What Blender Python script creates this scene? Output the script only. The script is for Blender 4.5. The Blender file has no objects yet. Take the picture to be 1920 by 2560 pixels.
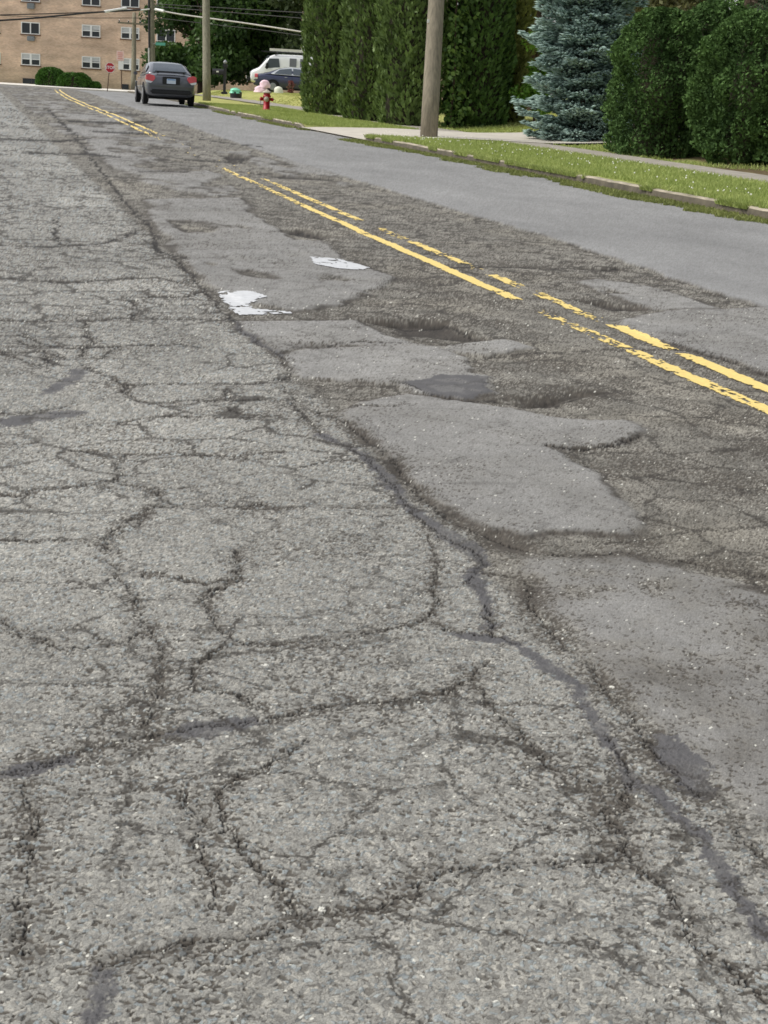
import bpy, math, random
import numpy as np
from mathutils import Vector, Matrix
random.seed(7); RNG = np.random.default_rng(7)
SC = bpy.context.scene; COL = SC.collection

# ------------------------------------------------------------------ camera
PF, EYE, VPX, VPY, ROLL = 3800.0, 1.2, -80.0, 150.0, 0.06      # focal length in photo pixels, eye height, road vanishing point
def nrm(v): v = np.array(v, float); return v/np.linalg.norm(v)
def pray(u, v): return np.array([(u-960)/PF, -(v-1280)/PF, -1.0])
_Y = nrm(pray(VPX, VPY)); _Z = nrm(np.cross(np.array([1, -ROLL, 0.]), _Y))
if _Z[1] < 0: _Z = -_Z
_X = np.cross(_Y, _Z); RM = np.array([_X, _Y, _Z])             # camera -> world
cam = bpy.data.cameras.new('camera'); cam_ob = bpy.data.objects.new('camera', cam); COL.objects.link(cam_ob)
cam.sensor_fit = 'VERTICAL'; cam.sensor_height = 36.0; cam.sensor_width = 27.0; cam.lens = 36.0*PF/2560
cam.clip_start = 0.05; cam.clip_end = 3000
M = Matrix([list(RM[0])+[0], list(RM[1])+[0], list(RM[2])+[EYE], [0, 0, 0, 1]])
cam_ob.matrix_world = M; SC.camera = cam_ob
CAMF = RM @ np.array([0, 0, -1.0])                             # camera forward in the world
RIGHT = nrm([RM[0][0], RM[1][0], 0])                           # level direction to the camera's right
BACK = nrm([-RIGHT[1], RIGHT[0], 0])                           # level direction away from the camera

# ------------------------------------------------------------------ light
SUN_EL, SUN_AZ = math.radians(52), math.radians(-75)           # azimuth from +Y, negative = to the left
w = bpy.data.worlds.new('World'); SC.world = w; w.use_nodes = True
nt = w.node_tree; bg = nt.nodes['Background']
sky = nt.nodes.new('ShaderNodeTexSky'); sky.sky_type = 'NISHITA'; sky.sun_disc = False
sky.sun_elevation = SUN_EL; sky.sun_rotation = SUN_AZ; sky.air_density = 1.0; sky.dust_density = 2.5; sky.ozone_density = 1.0
hs = nt.nodes.new('ShaderNodeHueSaturation'); hs.inputs['Saturation'].default_value = 0.25
nt.links.new(sky.outputs[0], hs.inputs['Color']); nt.links.new(hs.outputs[0], bg.inputs[0]); bg.inputs[1].default_value = 0.12
sl = bpy.data.lights.new('sun', 'SUN'); so = bpy.data.objects.new('sun', sl); COL.objects.link(so)
sl.energy = 1.5; sl.angle = math.radians(12); sl.color = (1, 0.95, 0.87)
sd = Vector((math.sin(SUN_AZ)*math.cos(SUN_EL), math.cos(SUN_AZ)*math.cos(SUN_EL), math.sin(SUN_EL)))
so.rotation_euler = sd.to_track_quat('Z', 'Y').to_euler()
SC.view_settings.view_transform = 'Standard'; SC.view_settings.look = 'None'; SC.view_settings.gamma = 1
SC.view_settings.exposure = 0.57
SC.render.engine = 'CYCLES'; SC.cycles.max_bounces = 5; SC.cycles.diffuse_bounces = 3; SC.cycles.use_denoising = True
SC.cycles.filter_width = 1.6

# ------------------------------------------------------------------ terrain
def zprof(y):
    y = np.clip(y, 65, 125); return -0.00017*(y-65)**2
def centre_x(y):
    y = np.asarray(y, float)
    return 3.2+0.012*np.clip(y-12, 0, 33)+0.0007*np.clip(y-50, 0, 60)**2
def kerb_x(y): return np.interp(y, [-30, 15, 48, 62, 75, 97, 112, 125], [8.75, 8.45, 8.05, 8.45, 8.6, 9.5, 10.8, 14])
def kshift(y): return np.where(y > 48, kerb_x(y)-8.05, 0)
def lawn_z(x, y):
    d = x-kshift(y)
    nf = sst(46, 60, np.asarray(y, float)); t = np.clip((d-12.6+.3*nf)/(5.0-3.0*nf), 0, 1); t = t*t*(3-2*t)
    return zprof(y)+0.13+(0.38+.02*nf)*t+0.012*np.clip(d-17, 0, 30)
def ground_hit(u, v, dz=0.0, fn=None):
    d = RM @ pray(u, v); s = EYE/-d[2] if d[2] < 0 else 100
    for k in range(80):
        z = (fn(d[0]*s, d[1]*s) if fn else zprof(d[1]*s))+dz
        s = .5*s+.5*min((EYE-z)/max(-d[2], 1e-4), 400)
    return np.array([0, 0, EYE])+d*s
def at(u, v, D): return np.array([0, 0, EYE])+(RM @ pray(u, v))*D      # point seen at photo pixel (u,v), D metres deep
OV = 1920/1659.0

# ------------------------------------------------------------------ mesh helpers
def tag(o, label=None, cat=None, group=None, kind=None):
    if label: o['label'] = label
    if cat: o['category'] = cat
    if group: o['group'] = group
    if kind: o['kind'] = kind
    return o
def empty(name, loc, rz=0.0, label=None, cat=None, group=None):
    o = bpy.data.objects.new(name, None); COL.objects.link(o); o.location = loc; o.rotation_euler = (0, 0, rz); o.empty_display_size = .1
    return tag(o, label, cat, group)
def mk(name, V, F, mat, parent=None, col=None, smooth=False, fmat=None, loc=None):
    V = np.asarray(V, np.float32).reshape(-1, 3); me = bpy.data.meshes.new(name)
    if isinstance(F, np.ndarray) and F.ndim == 2:
        n, k = F.shape; me.vertices.add(len(V)); me.vertices.foreach_set('co', V.ravel())
        me.loops.add(n*k); me.loops.foreach_set('vertex_index', F.astype(np.int32).ravel())
        me.polygons.add(n); me.polygons.foreach_set('loop_start', np.arange(0, n*k, k, dtype=np.int32))
        me.update(calc_edges=True)
    else:
        me.from_pydata([tuple(map(float, v)) for v in V], [], [tuple(int(i) for i in f) for f in F]); me.update()
    if smooth: me.polygons.foreach_set('use_smooth', np.ones(len(me.polygons), bool))
    for m in (mat if isinstance(mat, (list, tuple)) else [mat]): me.materials.append(m)
    if fmat is not None: me.polygons.foreach_set('material_index', np.asarray(fmat, np.int32))
    if col is not None:
        col = np.asarray(col, np.float32)
        if col.ndim == 1: a = me.attributes.new('val', 'FLOAT', 'POINT'); a.data.foreach_set('value', col)
        else:
            a = me.attributes.new('Col', 'FLOAT_COLOR', 'POINT')
            a.data.foreach_set('color', np.concatenate([col, np.ones((len(col), 1), np.float32)], 1).ravel())
    o = bpy.data.objects.new(name, me); COL.objects.link(o)
    if parent: o.parent = parent
    if loc is not None: o.location = loc
    return o
class MB:
    def __init__(s): s.v = []; s.f = []
    def add(s, V, F):
        b = len(s.v); s.v += [tuple(map(float, p)) for p in V]; s.f += [tuple(i+b for i in f) for f in F]; return s
    def box(s, c, d, R=None, bev=0.0):
        x, y, z = d[0]/2, d[1]/2, d[2]/2; b = min(bev, x*.8, y*.8, z*.8)
        if b <= 0:
            V = [(-x, -y, -z), (x, -y, -z), (x, y, -z), (-x, y, -z), (-x, -y, z), (x, -y, z), (x, y, z), (-x, y, z)]
            F = [(0, 3, 2, 1), (4, 5, 6, 7), (0, 1, 5, 4), (1, 2, 6, 5), (2, 3, 7, 6), (3, 0, 4, 7)]
        else:
            bm_ = bpy.data.meshes; V = []; F = []
            import bmesh
            bm = bmesh.new(); bmesh.ops.create_cube(bm, size=1); bmesh.ops.scale(bm, vec=(d[0], d[1], d[2]), verts=bm.verts)
            bmesh.ops.bevel(bm, geom=list(bm.edges), offset=b, segments=2, affect='EDGES')
            bm.verts.index_update(); V = [tuple(v.co) for v in bm.verts]; F = [tuple(v.index for v in f.verts) for f in bm.faces]; bm.free()
        V = np.array(V)
        if R is not None: V = V @ np.array(R).T
        return s.add(V+np.array(c), F)
    def tube(s, pts, r, n=8, caps=True):
        pts = [np.array(p, float) for p in pts]; r = r if isinstance(r, (list, tuple)) else [r]*len(pts); V = []; F = []
        for i, p in enumerate(pts):
            t = nrm(pts[min(i+1, len(pts)-1)]-pts[max(i-1, 0)]); a = np.array([0, 0, 1.]) if abs(t[2]) < .9 else np.array([1., 0, 0])
            e1 = nrm(np.cross(t, a)); e2 = np.cross(t, e1)
            for k in range(n): q = 2*math.pi*k/n; V.append(p+(e1*math.cos(q)+e2*math.sin(q))*r[i])
        for i in range(len(pts)-1):
            for k in range(n): k2 = (k+1) % n; F.append((i*n+k, i*n+k2, (i+1)*n+k2, (i+1)*n+k))
        if caps: F += [tuple(reversed(range(n))), tuple(range((len(pts)-1)*n, len(pts)*n))]
        return s.add(V, F)
    def lathe(s, prof, n=20, c=(0, 0, 0)):
        V = []; F = []
        for r, z in prof:
            for k in range(n): q = 2*math.pi*k/n; V.append((c[0]+r*math.cos(q), c[1]+r*math.sin(q), c[2]+z))
        for i in range(len(prof)-1):
            for k in range(n): k2 = (k+1) % n; F.append((i*n+k, i*n+k2, (i+1)*n+k2, (i+1)*n+k))
        F += [tuple(reversed(range(n))), tuple(range((len(prof)-1)*n, len(prof)*n))]
        return s.add(V, F)
    def prism(s, poly, ax, d0, d1):     # poly in the plane without axis ax, extruded from d0 to d1
        V = []
        for d in (d0, d1):
            for a, b in poly: p = [a, b]; p.insert(ax, d); V.append(p)
        n = len(poly); F = [tuple(range(n))[::-1], tuple(range(n, 2*n))]+[(i, (i+1) % n, n+(i+1) % n, n+i) for i in range(n)]
        return s.add(V, F)
    def build(s, name, mat, parent=None, smooth=False, loc=None):
        import bmesh
        o = mk(name, s.v, s.f, mat, parent, smooth=smooth, loc=loc)
        bm = bmesh.new(); bm.from_mesh(o.data); bmesh.ops.recalc_face_normals(bm, faces=bm.faces); bm.to_mesh(o.data); bm.free()
        return o

# ------------------------------------------------------------------ noise
def hsh(ix, iy, s):
    a = (ix.astype(np.int64)*374761393+iy.astype(np.int64)*668265263+s*974634777) & 0xFFFFFFFF
    a = ((a ^ (a >> 13))*1274126177) & 0xFFFFFFFF; a = ((a ^ (a >> 16))*2246822519) & 0xFFFFFFFF
    return ((a ^ (a >> 15)) & 0xFFFFFF)/float(0xFFFFFF)
def vn(x, y, s=0):
    x = np.asarray(x, float); y = np.asarray(y, float)
    ix = np.floor(x); iy = np.floor(y); fx = x-ix; fy = y-iy; fx = fx*fx*(3-2*fx); fy = fy*fy*(3-2*fy)
    return (hsh(ix, iy, s)*(1-fx)+hsh(ix+1, iy, s)*fx)*(1-fy)+(hsh(ix, iy+1, s)*(1-fx)+hsh(ix+1, iy+1, s)*fx)*fy
def fbm(x, y, s=0, o=4):
    t = 0; a = .5; n = 0
    for k in range(o): t = t+a*vn(x*2**k, y*2**k, s+k*17); n += a; a *= .5
    return t/n
def worley(x, y, s=0):
    ix = np.floor(x); iy = np.floor(y); f1 = np.full(x.shape, 9.); f2 = f1.copy(); idv = np.zeros(x.shape)
    for dx in (-1, 0, 1):
        for dy in (-1, 0, 1):
            cx, cy = ix+dx, iy+dy
            d = np.hypot(cx+hsh(cx, cy, s)*.9+.05-x, cy+hsh(cx, cy, s+5)*.9+.05-y); r = hsh(cx, cy, s+9)
            b = d < f1; f2 = np.where(b, f1, np.minimum(f2, d)); idv = np.where(b, r, idv); f1 = np.where(b, d, f1)
    return f1, f2, idv
def sst(a, b, x): t = np.clip((x-a)/(b-a), 0, 1); return t*t*(3-2*t)

# ------------------------------------------------------------------ materials
def L(r, g, b):      # sRGB 0-255 -> linear
    f = lambda c: ((c/255+.055)/1.055)**2.4 if c > 10 else c/255/12.92
    return (f(r), f(g), f(b))
def mat(name, rgb, rough=.7, var=.12, scale=6.0, metal=0.0, spec=.5, bump=0.0, stretch=(1, 1, 1), coat=0.0, rgb2=None):
    m = bpy.data.materials.new(name); m.use_nodes = True; t = m.node_tree; p = t.nodes['Principled BSDF']
    p.inputs['Roughness'].default_value = rough; p.inputs['Metallic'].default_value = metal
    p.inputs['Specular IOR Level'].default_value = spec; p.inputs['Coat Weight'].default_value = coat; p.inputs['Coat Roughness'].default_value = .05
    tc = t.nodes.new('ShaderNodeTexCoord'); mp = t.nodes.new('ShaderNodeMapping'); mp.inputs['Scale'].default_value = stretch
    nz = t.nodes.new('ShaderNodeTexNoise'); nz.inputs['Scale'].default_value = scale; nz.inputs['Detail'].default_value = 6
    t.links.new(tc.outputs['Object'], mp.inputs[0]); t.links.new(mp.outputs[0], nz.inputs['Vector'])
    cr = t.nodes.new('ShaderNodeValToRGB'); cr.color_ramp.elements[0].position = .3; cr.color_ramp.elements[1].position = .7
    a = rgb2 or tuple(c*(1-var) for c in rgb); b = tuple(min(1, c*(1+var)) for c in rgb)
    cr.color_ramp.elements[0].color = (*a, 1); cr.color_ramp.elements[1].color = (*b, 1)
    t.links.new(nz.outputs[0], cr.inputs[0]); t.links.new(cr.outputs[0], p.inputs['Base Color'])
    if bump:
        bp = t.nodes.new('ShaderNodeBump'); bp.inputs['Strength'].default_value = bump; bp.inputs['Distance'].default_value = .02
        t.links.new(nz.outputs[0], bp.inputs['Height']); t.links.new(bp.outputs[0], p.inputs['Normal'])
    return m
def attr_mat(name, rough=.85, spec=.3, grain=0.0, gscale=200, bump=0.0):   # base colour from the mesh's own colour attribute
    m = bpy.data.materials.new(name); m.use_nodes = True; t = m.node_tree; p = t.nodes['Principled BSDF']
    p.inputs['Roughness'].default_value = rough; p.inputs['Specular IOR Level'].default_value = spec
    a = t.nodes.new('ShaderNodeAttribute'); a.attribute_name = 'Col'
    tc = t.nodes.new('ShaderNodeTexCoord'); nz = t.nodes.new('ShaderNodeTexNoise'); nz.inputs['Scale'].default_value = gscale; nz.inputs['Detail'].default_value = 3
    mr = t.nodes.new('ShaderNodeMapRange'); mr.inputs['From Min'].default_value = .3; mr.inputs['From Max'].default_value = .7
    mr.inputs['To Min'].default_value = 1-grain; mr.inputs['To Max'].default_value = 1+grain
    mx = t.nodes.new('ShaderNodeVectorMath'); mx.operation = 'SCALE'
    t.links.new(tc.outputs['Object'], nz.inputs['Vector']); t.links.new(nz.outputs[0], mr.inputs[0])
    t.links.new(a.outputs['Color'], mx.inputs[0]); t.links.new(mr.outputs[0], mx.inputs['Scale']); t.links.new(mx.outputs[0], p.inputs['Base Color'])
    if bump:
        bp = t.nodes.new('ShaderNodeBump'); bp.inputs['Strength'].default_value = bump; bp.inputs['Distance'].default_value = .004
        t.links.new(nz.outputs[0], bp.inputs['Height']); t.links.new(bp.outputs[0], p.inputs['Normal'])
    return m
def leaf_mat(name, dark, light, rough=.55, trans=.25, spec=.35):
    m = bpy.data.materials.new(name); m.use_nodes = True; t = m.node_tree; p = t.nodes['Principled BSDF']
    p.inputs['Roughness'].default_value = rough; p.inputs['Specular IOR Level'].default_value = spec
    a = t.nodes.new('ShaderNodeAttribute'); a.attribute_name = 'val'
    cr = t.nodes.new('ShaderNodeValToRGB'); cr.color_ramp.elements[0].color = (*dark, 1); cr.color_ramp.elements[1].color = (*light, 1)
    t.links.new(a.outputs['Fac'], cr.inputs[0]); t.links.new(cr.outputs[0], p.inputs['Base Color'])
    tr = t.nodes.new('ShaderNodeBsdfTranslucent'); mx = t.nodes.new('ShaderNodeMixShader'); mx.inputs[0].default_value = trans
    t.links.new(cr.outputs[0], tr.inputs[0]); t.links.new(p.outputs[0], mx.inputs[1]); t.links.new(tr.outputs[0], mx.inputs[2])
    t.links.new(mx.outputs[0], t.nodes['Material Output'].inputs[0])
    return m

# ------------------------------------------------------------------ road surface features (traced, then laid on the road in metres)
def gp(pts, k=OV, o=(0, 0)): return np.array([ground_hit(o[0]+a*k, o[1]+b*k)[:2] for a, b in pts])
def o1(pts): return gp(pts, 700/1659., (0, 800))
CR = []          # (points, crack width, grime width)
def crack(P, w=.006, g=.03): CR.append((P, w, g))
for P in ([(0, 185), (150, 190), (280, 180), (300, 235), (350, 270)], [(110, 80), (200, 115), (310, 150), (460, 165), (600, 158), (690, 160), (780, 145), (900, 150), (1050, 140), (1160, 165)],
          [(460, 250), (560, 300), (640, 350), (740, 380), (780, 392), (900, 392), (1000, 390), (1120, 380), (1300, 385), (1500, 385), (1659, 355)],
          [(740, 385), (770, 440), (820, 485), (900, 495), (1020, 500), (1100, 485), (1330, 485), (1480, 475), (1659, 490)],
          [(690, 610), (800, 590), (930, 575), (1100, 580), (1659, 578)], [(0, 560), (150, 555), (300, 525), (420, 510)], [(280, 555), (490, 555)],
          [(400, 770), (650, 795), (740, 800), (880, 785), (950, 785), (1060, 800), (1250, 805), (1380, 805), (1480, 790), (1659, 795)], [(1380, 815), (1500, 830), (1659, 830)],
          [(760, 795), (720, 840), (710, 890), (700, 950), (760, 985), (900, 1000), (940, 1030), (970, 1080)], [(0, 1035), (120, 1050), (250, 1005), (440, 990), (560, 970), (690, 945)],
          [(970, 1080), (1050, 1110), (1200, 1110), (1400, 1110), (1600, 1100)], [(870, 1130), (800, 1180), (700, 1230), (600, 1290), (640, 1380)],
          [(1330, 485), (1350, 420), (1500, 380)], [(1370, 520), (1420, 550), (1540, 575)], [(610, 215), (690, 165)], [(690, 945), (640, 990)]):
    crack(o1(P), .007, .03)
for P, w_, g_ in (
    ([(510, 1190), (512, 1250), (470, 1275), (430, 1300), (440, 1330), (490, 1370), (540, 1395), (640, 1391), (700, 1385), (800, 1370), (900, 1345), (940, 1310), (940, 1230), (925, 1160)], .007, .028),
    ([(300, 1240), (360, 1243), (400, 1255), (440, 1262), (500, 1250)], .006, .02), ([(940, 1340), (990, 1360), (1090, 1372)], .007, .02),
    ([(0, 1672), (120, 1640), (200, 1615), (330, 1585), (460, 1570), (590, 1558), (640, 1540), (720, 1525), (860, 1510), (960, 1495), (1030, 1465), (1050, 1430)], .007, .035),
    ([(1030, 1480), (1080, 1550), (1140, 1610), (1180, 1650), (1270, 1685)], .006, .025),
    ([(590, 1560), (560, 1520), (530, 1500), (430, 1490), (430, 1440), (470, 1400)], .006, .02),
    ([(660, 1600), (560, 1660), (470, 1700), (480, 1790), (540, 1850), (600, 1910), (640, 1980)], .006, .022),
    ([(1330, 1850), (1200, 1865), (1000, 1880), (900, 1890), (880, 1920), (760, 1960), (640, 1990), (550, 2030), (300, 2060), (210, 2080)], .006, .04),
    ([(1310, 1740), (1340, 1800), (1350, 1850), (1440, 1920), (1480, 1980), (1500, 2040), (1560, 2090), (1640, 2150), (1680, 2180)], .007, .035),
    ([(50, 1690), (70, 1760), (60, 1830), (40, 1950), (60, 2050)], .005, .035), ([(380, 1700), (410, 1760), (440, 1830), (470, 1900), (460, 1960)], .005, .03),
    ([(350, 1400), (350, 1490), (310, 1560), (325, 1600)], .005, .045), ([(0, 1340), (60, 1370), (120, 1400), (240, 1390), (300, 1370), (345, 1395)], .006, .025),
    ([(220, 1180), (240, 1220), (260, 1260), (300, 1300), (290, 1330), (330, 1370)], .006, .03), ([(0, 1170), (200, 1170), (300, 1140), (330, 1095)], .005, .025),
    ([(340, 1100), (420, 1090), (520, 1100), (650, 1098), (860, 1095)], .006, .03), ([(1150, 1190), (1250, 1195), (1340, 1190), (1440, 1200), (1540, 1222), (1659, 1240)], .009, .03),
    ([(0, 530), (110, 535), (230, 525), (300, 500)], .01, .05), ([(120, 470), (125, 530)], .01, .03), ([(330, 520), (345, 545), (400, 560)], .01, .04),
    ([(0, 692), (180, 690), (330, 685), (470, 690), (770, 690)], .012, .05), ([(290, 640), (400, 640), (450, 625)], .01, .04), ([(270, 640), (300, 670), (290, 690)], .01, .05),
    ([(40, 735), (150, 775), (230, 770)], .01, .04), ([(620, 750), (770, 742), (960, 742)], .014, .05), ([(780, 1000), (760, 990), (650, 1010)], .006, .02),
    ([(180, 690), (200, 740), (180, 770)], .008, .04), ([(0, 600), (140, 610), (330, 600), (430, 620)], .008, .04), ([(0, 760), (90, 790), (130, 770)], .008, .04),
    # the long joint down the lane
    ([(235, 390), (262, 425), (288, 455), (320, 485), (345, 540), (400, 580), (455, 640), (500, 690), (560, 745), (605, 770), (628, 800), (605, 828), (640, 870), (660, 905), (690, 940), (740, 960), (790, 990), (830, 1030), (870, 1075), (890, 1100), (930, 1140), (990, 1180), (1045, 1215)], .008, .045),
    ([(1045, 1215), (1010, 1260)], .008, .02), ([(1040, 1235), (1090, 1240)], .007, .02),
    ([(100, 235), (160, 290), (235, 390)], .011, .055), ([(1060, 1310), (1060, 1360), (1110, 1385)], .009, .03),
    ([(1310, 1590), (1330, 1640), (1345, 1690), (1340, 1760)], .006, .03),
    # the ravelled second line beside it
    ([(720, 905), (780, 935), (840, 990), (870, 1030), (920, 1080), (980, 1130), (1060, 1160), (1150, 1190)], .009, .07), ([(1130, 1250), (1170, 1340), (1240, 1410), (1280, 1460), (1340, 1540), (1400, 1600), (1500, 1715)], .007, .07),
    ([(1590, 1800), (1640, 1870), (1700, 1900)], .007, .04), ([(1600, 1300), (1659, 1310), (1700, 1330)], .008, .05),
    # broken rims of the potholes
    ([(770, 688), (800, 694), (850, 690), (880, 698), (960, 691), (985, 704), (1010, 716), (1060, 730)], .022, .05), ([(830, 712), (900, 718), (960, 716)], .014, .07), ([(600, 502), (640, 506), (650, 497), (680, 506), (705, 512)], .03, .07), ([(1070, 866), (1130, 876), (1200, 870), (1250, 858), (1300, 846)], .02, .06),
    ([(1245, 648), (1300, 652), (1350, 660), (1410, 668)], .02, .06), ([(485, 336), (525, 340), (530, 352), (500, 353)], .04, .1), ([(1240, 576), (1340, 579)], .025, .06), ([(560, 376), (640, 382), (740, 388)], .03, .08), ([(150, 262), (260, 266), (330, 262)], .03, .12), ([(200, 285), (330, 290)], .03, .12), ([(60, 330), (180, 332), (260, 340)], .02, .1), ([(0, 300), (120, 305), (200, 300)], .02, .12), ([(430, 300), (560, 318)], .03, .1),
    # cracks across the centre line
    ([(1000, 780), (1100, 765), (1300, 755), (1450, 752), (1560, 765)], .012, .035), ([(950, 580), (1050, 575), (1250, 580), (1330, 576)], .012, .03),
    ([(870, 830), (930, 853), (1000, 865), (1060, 862), (1130, 875), (1220, 870)], .012, .03), ([(1190, 968), (1260, 972), (1330, 962), (1400, 940)], .012, .02),
    ([(1450, 740), (1560, 775), (1659, 812)], .014, .06), ([(640, 905), (760, 885), (870, 875)], .006, .02), ([(400, 345), (520, 352)], .02, .08), ([(300, 372), (400, 370)], .02, .12)):
    crack(gp(P), w_, g_)
SM = []          # smooth remnants of the top layer
for P in ([(600, 772), (650, 757), (780, 748), (940, 746), (1005, 772), (1010, 805), (1060, 817), (1060, 850), (1000, 862), (900, 852), (860, 832), (700, 822), (640, 820)],
          [(720, 905), (780, 872), (880, 852), (1000, 868), (1100, 882), (1200, 905), (1380, 915), (1392, 930), (1340, 960), (1260, 970), (1190, 970), (1240, 1000), (1300, 1028), (1322, 1070), (1370, 1098), (1390, 1130), (1355, 1152), (1200, 1150), (1130, 1160), (1050, 1140), (945, 1088), (850, 1000), (790, 935)],
          [(1160, 1215), (1350, 1203), (1500, 1235), (1680, 1290), (1700, 1840), (1560, 1800), (1480, 1690), (1390, 1580), (1270, 1440), (1210, 1370), (1160, 1290)],
          [(1240, 610), (1290, 604), (1400, 618), (1560, 666), (1480, 670), (1405, 668), (1330, 642)], [(1330, 692), (1440, 672), (1700, 662), (1720, 840), (1600, 785), (1450, 742), (1390, 722)],
          [(500, 692), (770, 692), (830, 722), (905, 742), (960, 745), (640, 752), (600, 768), (560, 740)], [(970, 742), (1100, 733), (1160, 750), (1050, 766), (950, 757)],
          [(310, 430), (520, 426), (560, 470), (600, 495), (640, 520), (700, 522), (740, 560), (800, 580), (860, 600), (740, 655), (640, 672), (520, 650), (450, 615), (400, 565), (345, 515)],
          [(530, 338), (700, 348), (740, 380), (640, 384), (560, 362)], [(470, 328), (540, 326), (545, 336), (480, 338)],
          [(180, 300), (280, 298), (330, 338), (480, 378), (430, 405), (330, 400), (250, 370)], [(160, 240), (260, 235), (310, 270), (330, 290), (200, 292)], [(360, 405), (500, 400), (520, 420), (420, 424)],
          [(0, 480), (110, 476), (210, 480), (225, 520), (110, 530), (0, 526)]):
    SM.append(gp(P))
SEAL = []        # tar stains and sealed strips
for P in ([(870, 1078), (892, 1085), (940, 1125), (1000, 1160), (1050, 1195), (1048, 1222), (1010, 1205), (960, 1172), (900, 1115)], [(820, 1015), (850, 1022), (885, 1075), (872, 1088), (832, 1040)],
          [(1010, 1245), (1035, 1240), (1075, 1300), (1062, 1345), (1045, 1300)], [(985, 1365), (1060, 1362), (1100, 1372), (1150, 1405), (1240, 1462), (1225, 1475), (1150, 1430), (1100, 1390), (1000, 1375)],
          [(1255, 1505), (1300, 1555), (1330, 1595), (1335, 1640), (1375, 1690), (1360, 1692), (1318, 1640), (1308, 1590), (1255, 1530)], [(1380, 1690), (1425, 1695), (1440, 1730), (1400, 1712)],
          [(1455, 1765), (1490, 1780), (1560, 1865), (1590, 1930), (1680, 2030), (1680, 2060), (1620, 2005), (1560, 1925), (1500, 1810)], [(1400, 1580), (1460, 1590), (1530, 1650), (1540, 1720), (1490, 1720), (1430, 1650)],
          [(0, 1655), (90, 1640), (170, 1630), (150, 1650), (0, 1690)], [(340, 1590), (400, 1560), (560, 1548), (580, 1562), (460, 1600)],
          [(185, 2090), (245, 2080), (235, 2140), (250, 2230), (170, 2230), (200, 2150)], [(100, 838), (170, 795), (200, 800), (120, 850), (80, 858)], [(0, 905), (150, 885), (200, 892), (0, 925)],
          [(870, 830), (950, 813), (1058, 818), (1060, 848), (1010, 862), (930, 855)]):
    SEAL.append(gp(P))
TAR = [(gp(P), hw) for P, hw in (([(690, 940), (745, 962), (790, 990), (830, 1030), (870, 1080), (890, 1100), (940, 1135), (990, 1175), (1045, 1215)], .024), ([(1045, 1215), (1015, 1245), (1060, 1300), (1058, 1350)], .018),
    ([(985, 1368), (1090, 1370), (1120, 1392), (1180, 1435), (1240, 1478)], .018), ([(1240, 1478), (1258, 1515), (1300, 1580), (1322, 1640), (1345, 1685), (1400, 1710), (1455, 1765), (1500, 1800), (1560, 1890), (1600, 1950), (1650, 2015), (1720, 2080)], .017), ([(500, 690), (560, 745), (605, 770)], .02), ([(0, 1668), (100, 1646), (170, 1630)], .014))]
HOLE = []        # potholes: polygon, depth
for P, d in (([(770, 688), (860, 684), (960, 690), (1010, 715), (1060, 728), (1060, 733), (980, 728), (930, 722), (850, 722), (830, 700)], .045),
             ([(1085, 865), (1180, 850), (1240, 838), (1300, 846), (1240, 860), (1220, 878), (1130, 880)], .05), ([(600, 500), (650, 494), (705, 510), (700, 516), (640, 506)], .04),
             ([(1245, 648), (1300, 650), (1360, 655), (1410, 667), (1330, 668)], .035), ([(480, 334), (525, 337), (530, 352), (500, 354)], .04), ([(1240, 575), (1340, 577), (1330, 583), (1250, 580)], .03),
             ([(635, 744), (710, 742), (715, 749), (640, 752)], .03), ([(1060, 1150), (1160, 1188), (1130, 1200), (1050, 1175)], .018), ([(1275, 1440), (1310, 1460), (1330, 1490), (1280, 1480)], .014),
             ([(1290, 1700), (1370, 1710), (1370, 1850), (1330, 1860), (1300, 1800)], .006), ([(560, 375), (720, 384), (740, 390), (600, 384)], .03), ([(300, 368), (430, 368), (400, 374)], .03), ([(200, 240), (330, 246), (280, 250)], .03)):
    HOLE.append((gp(P), d))
def poly_sd(x, y, P, R=.6):
    """signed distance to polygon, + inside, clipped to -R outside its box"""
    out = np.full(x.shape, -R); m = (x > P[:, 0].min()-R) & (x < P[:, 0].max()+R) & (y > P[:, 1].min()-R) & (y < P[:, 1].max()+R)
    X = x[m]; Yy = y[m]; d = np.full(X.shape, 99.); ins = np.zeros(X.shape, bool); n = len(P)
    for i in range(n):
        a = P[i]; b = P[(i+1) % n]; e = b-a; t = np.clip(((X-a[0])*e[0]+(Yy-a[1])*e[1])/(e@e+1e-12), 0, 1)
        d = np.minimum(d, np.hypot(X-a[0]-t*e[0], Yy-a[1]-t*e[1]))
        if a[1] != b[1]:
            c = (a[1] > Yy) != (b[1] > Yy); ins ^= c & (X < (b[0]-a[0])*(Yy-a[1])/(b[1]-a[1])+a[0])
    out[m] = np.clip(np.where(ins, d, -d), -R, R); return out
def overlay_x(y): return np.interp(y, [0, 8.5, 12, 14, 16, 25, 30, 36, 45, 60, 110], [4.76, 4.76, 4.89, 4.87, 4.82, 4.76, 4.85, 4.96, 5.1, 5.3, 6.5])
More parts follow.
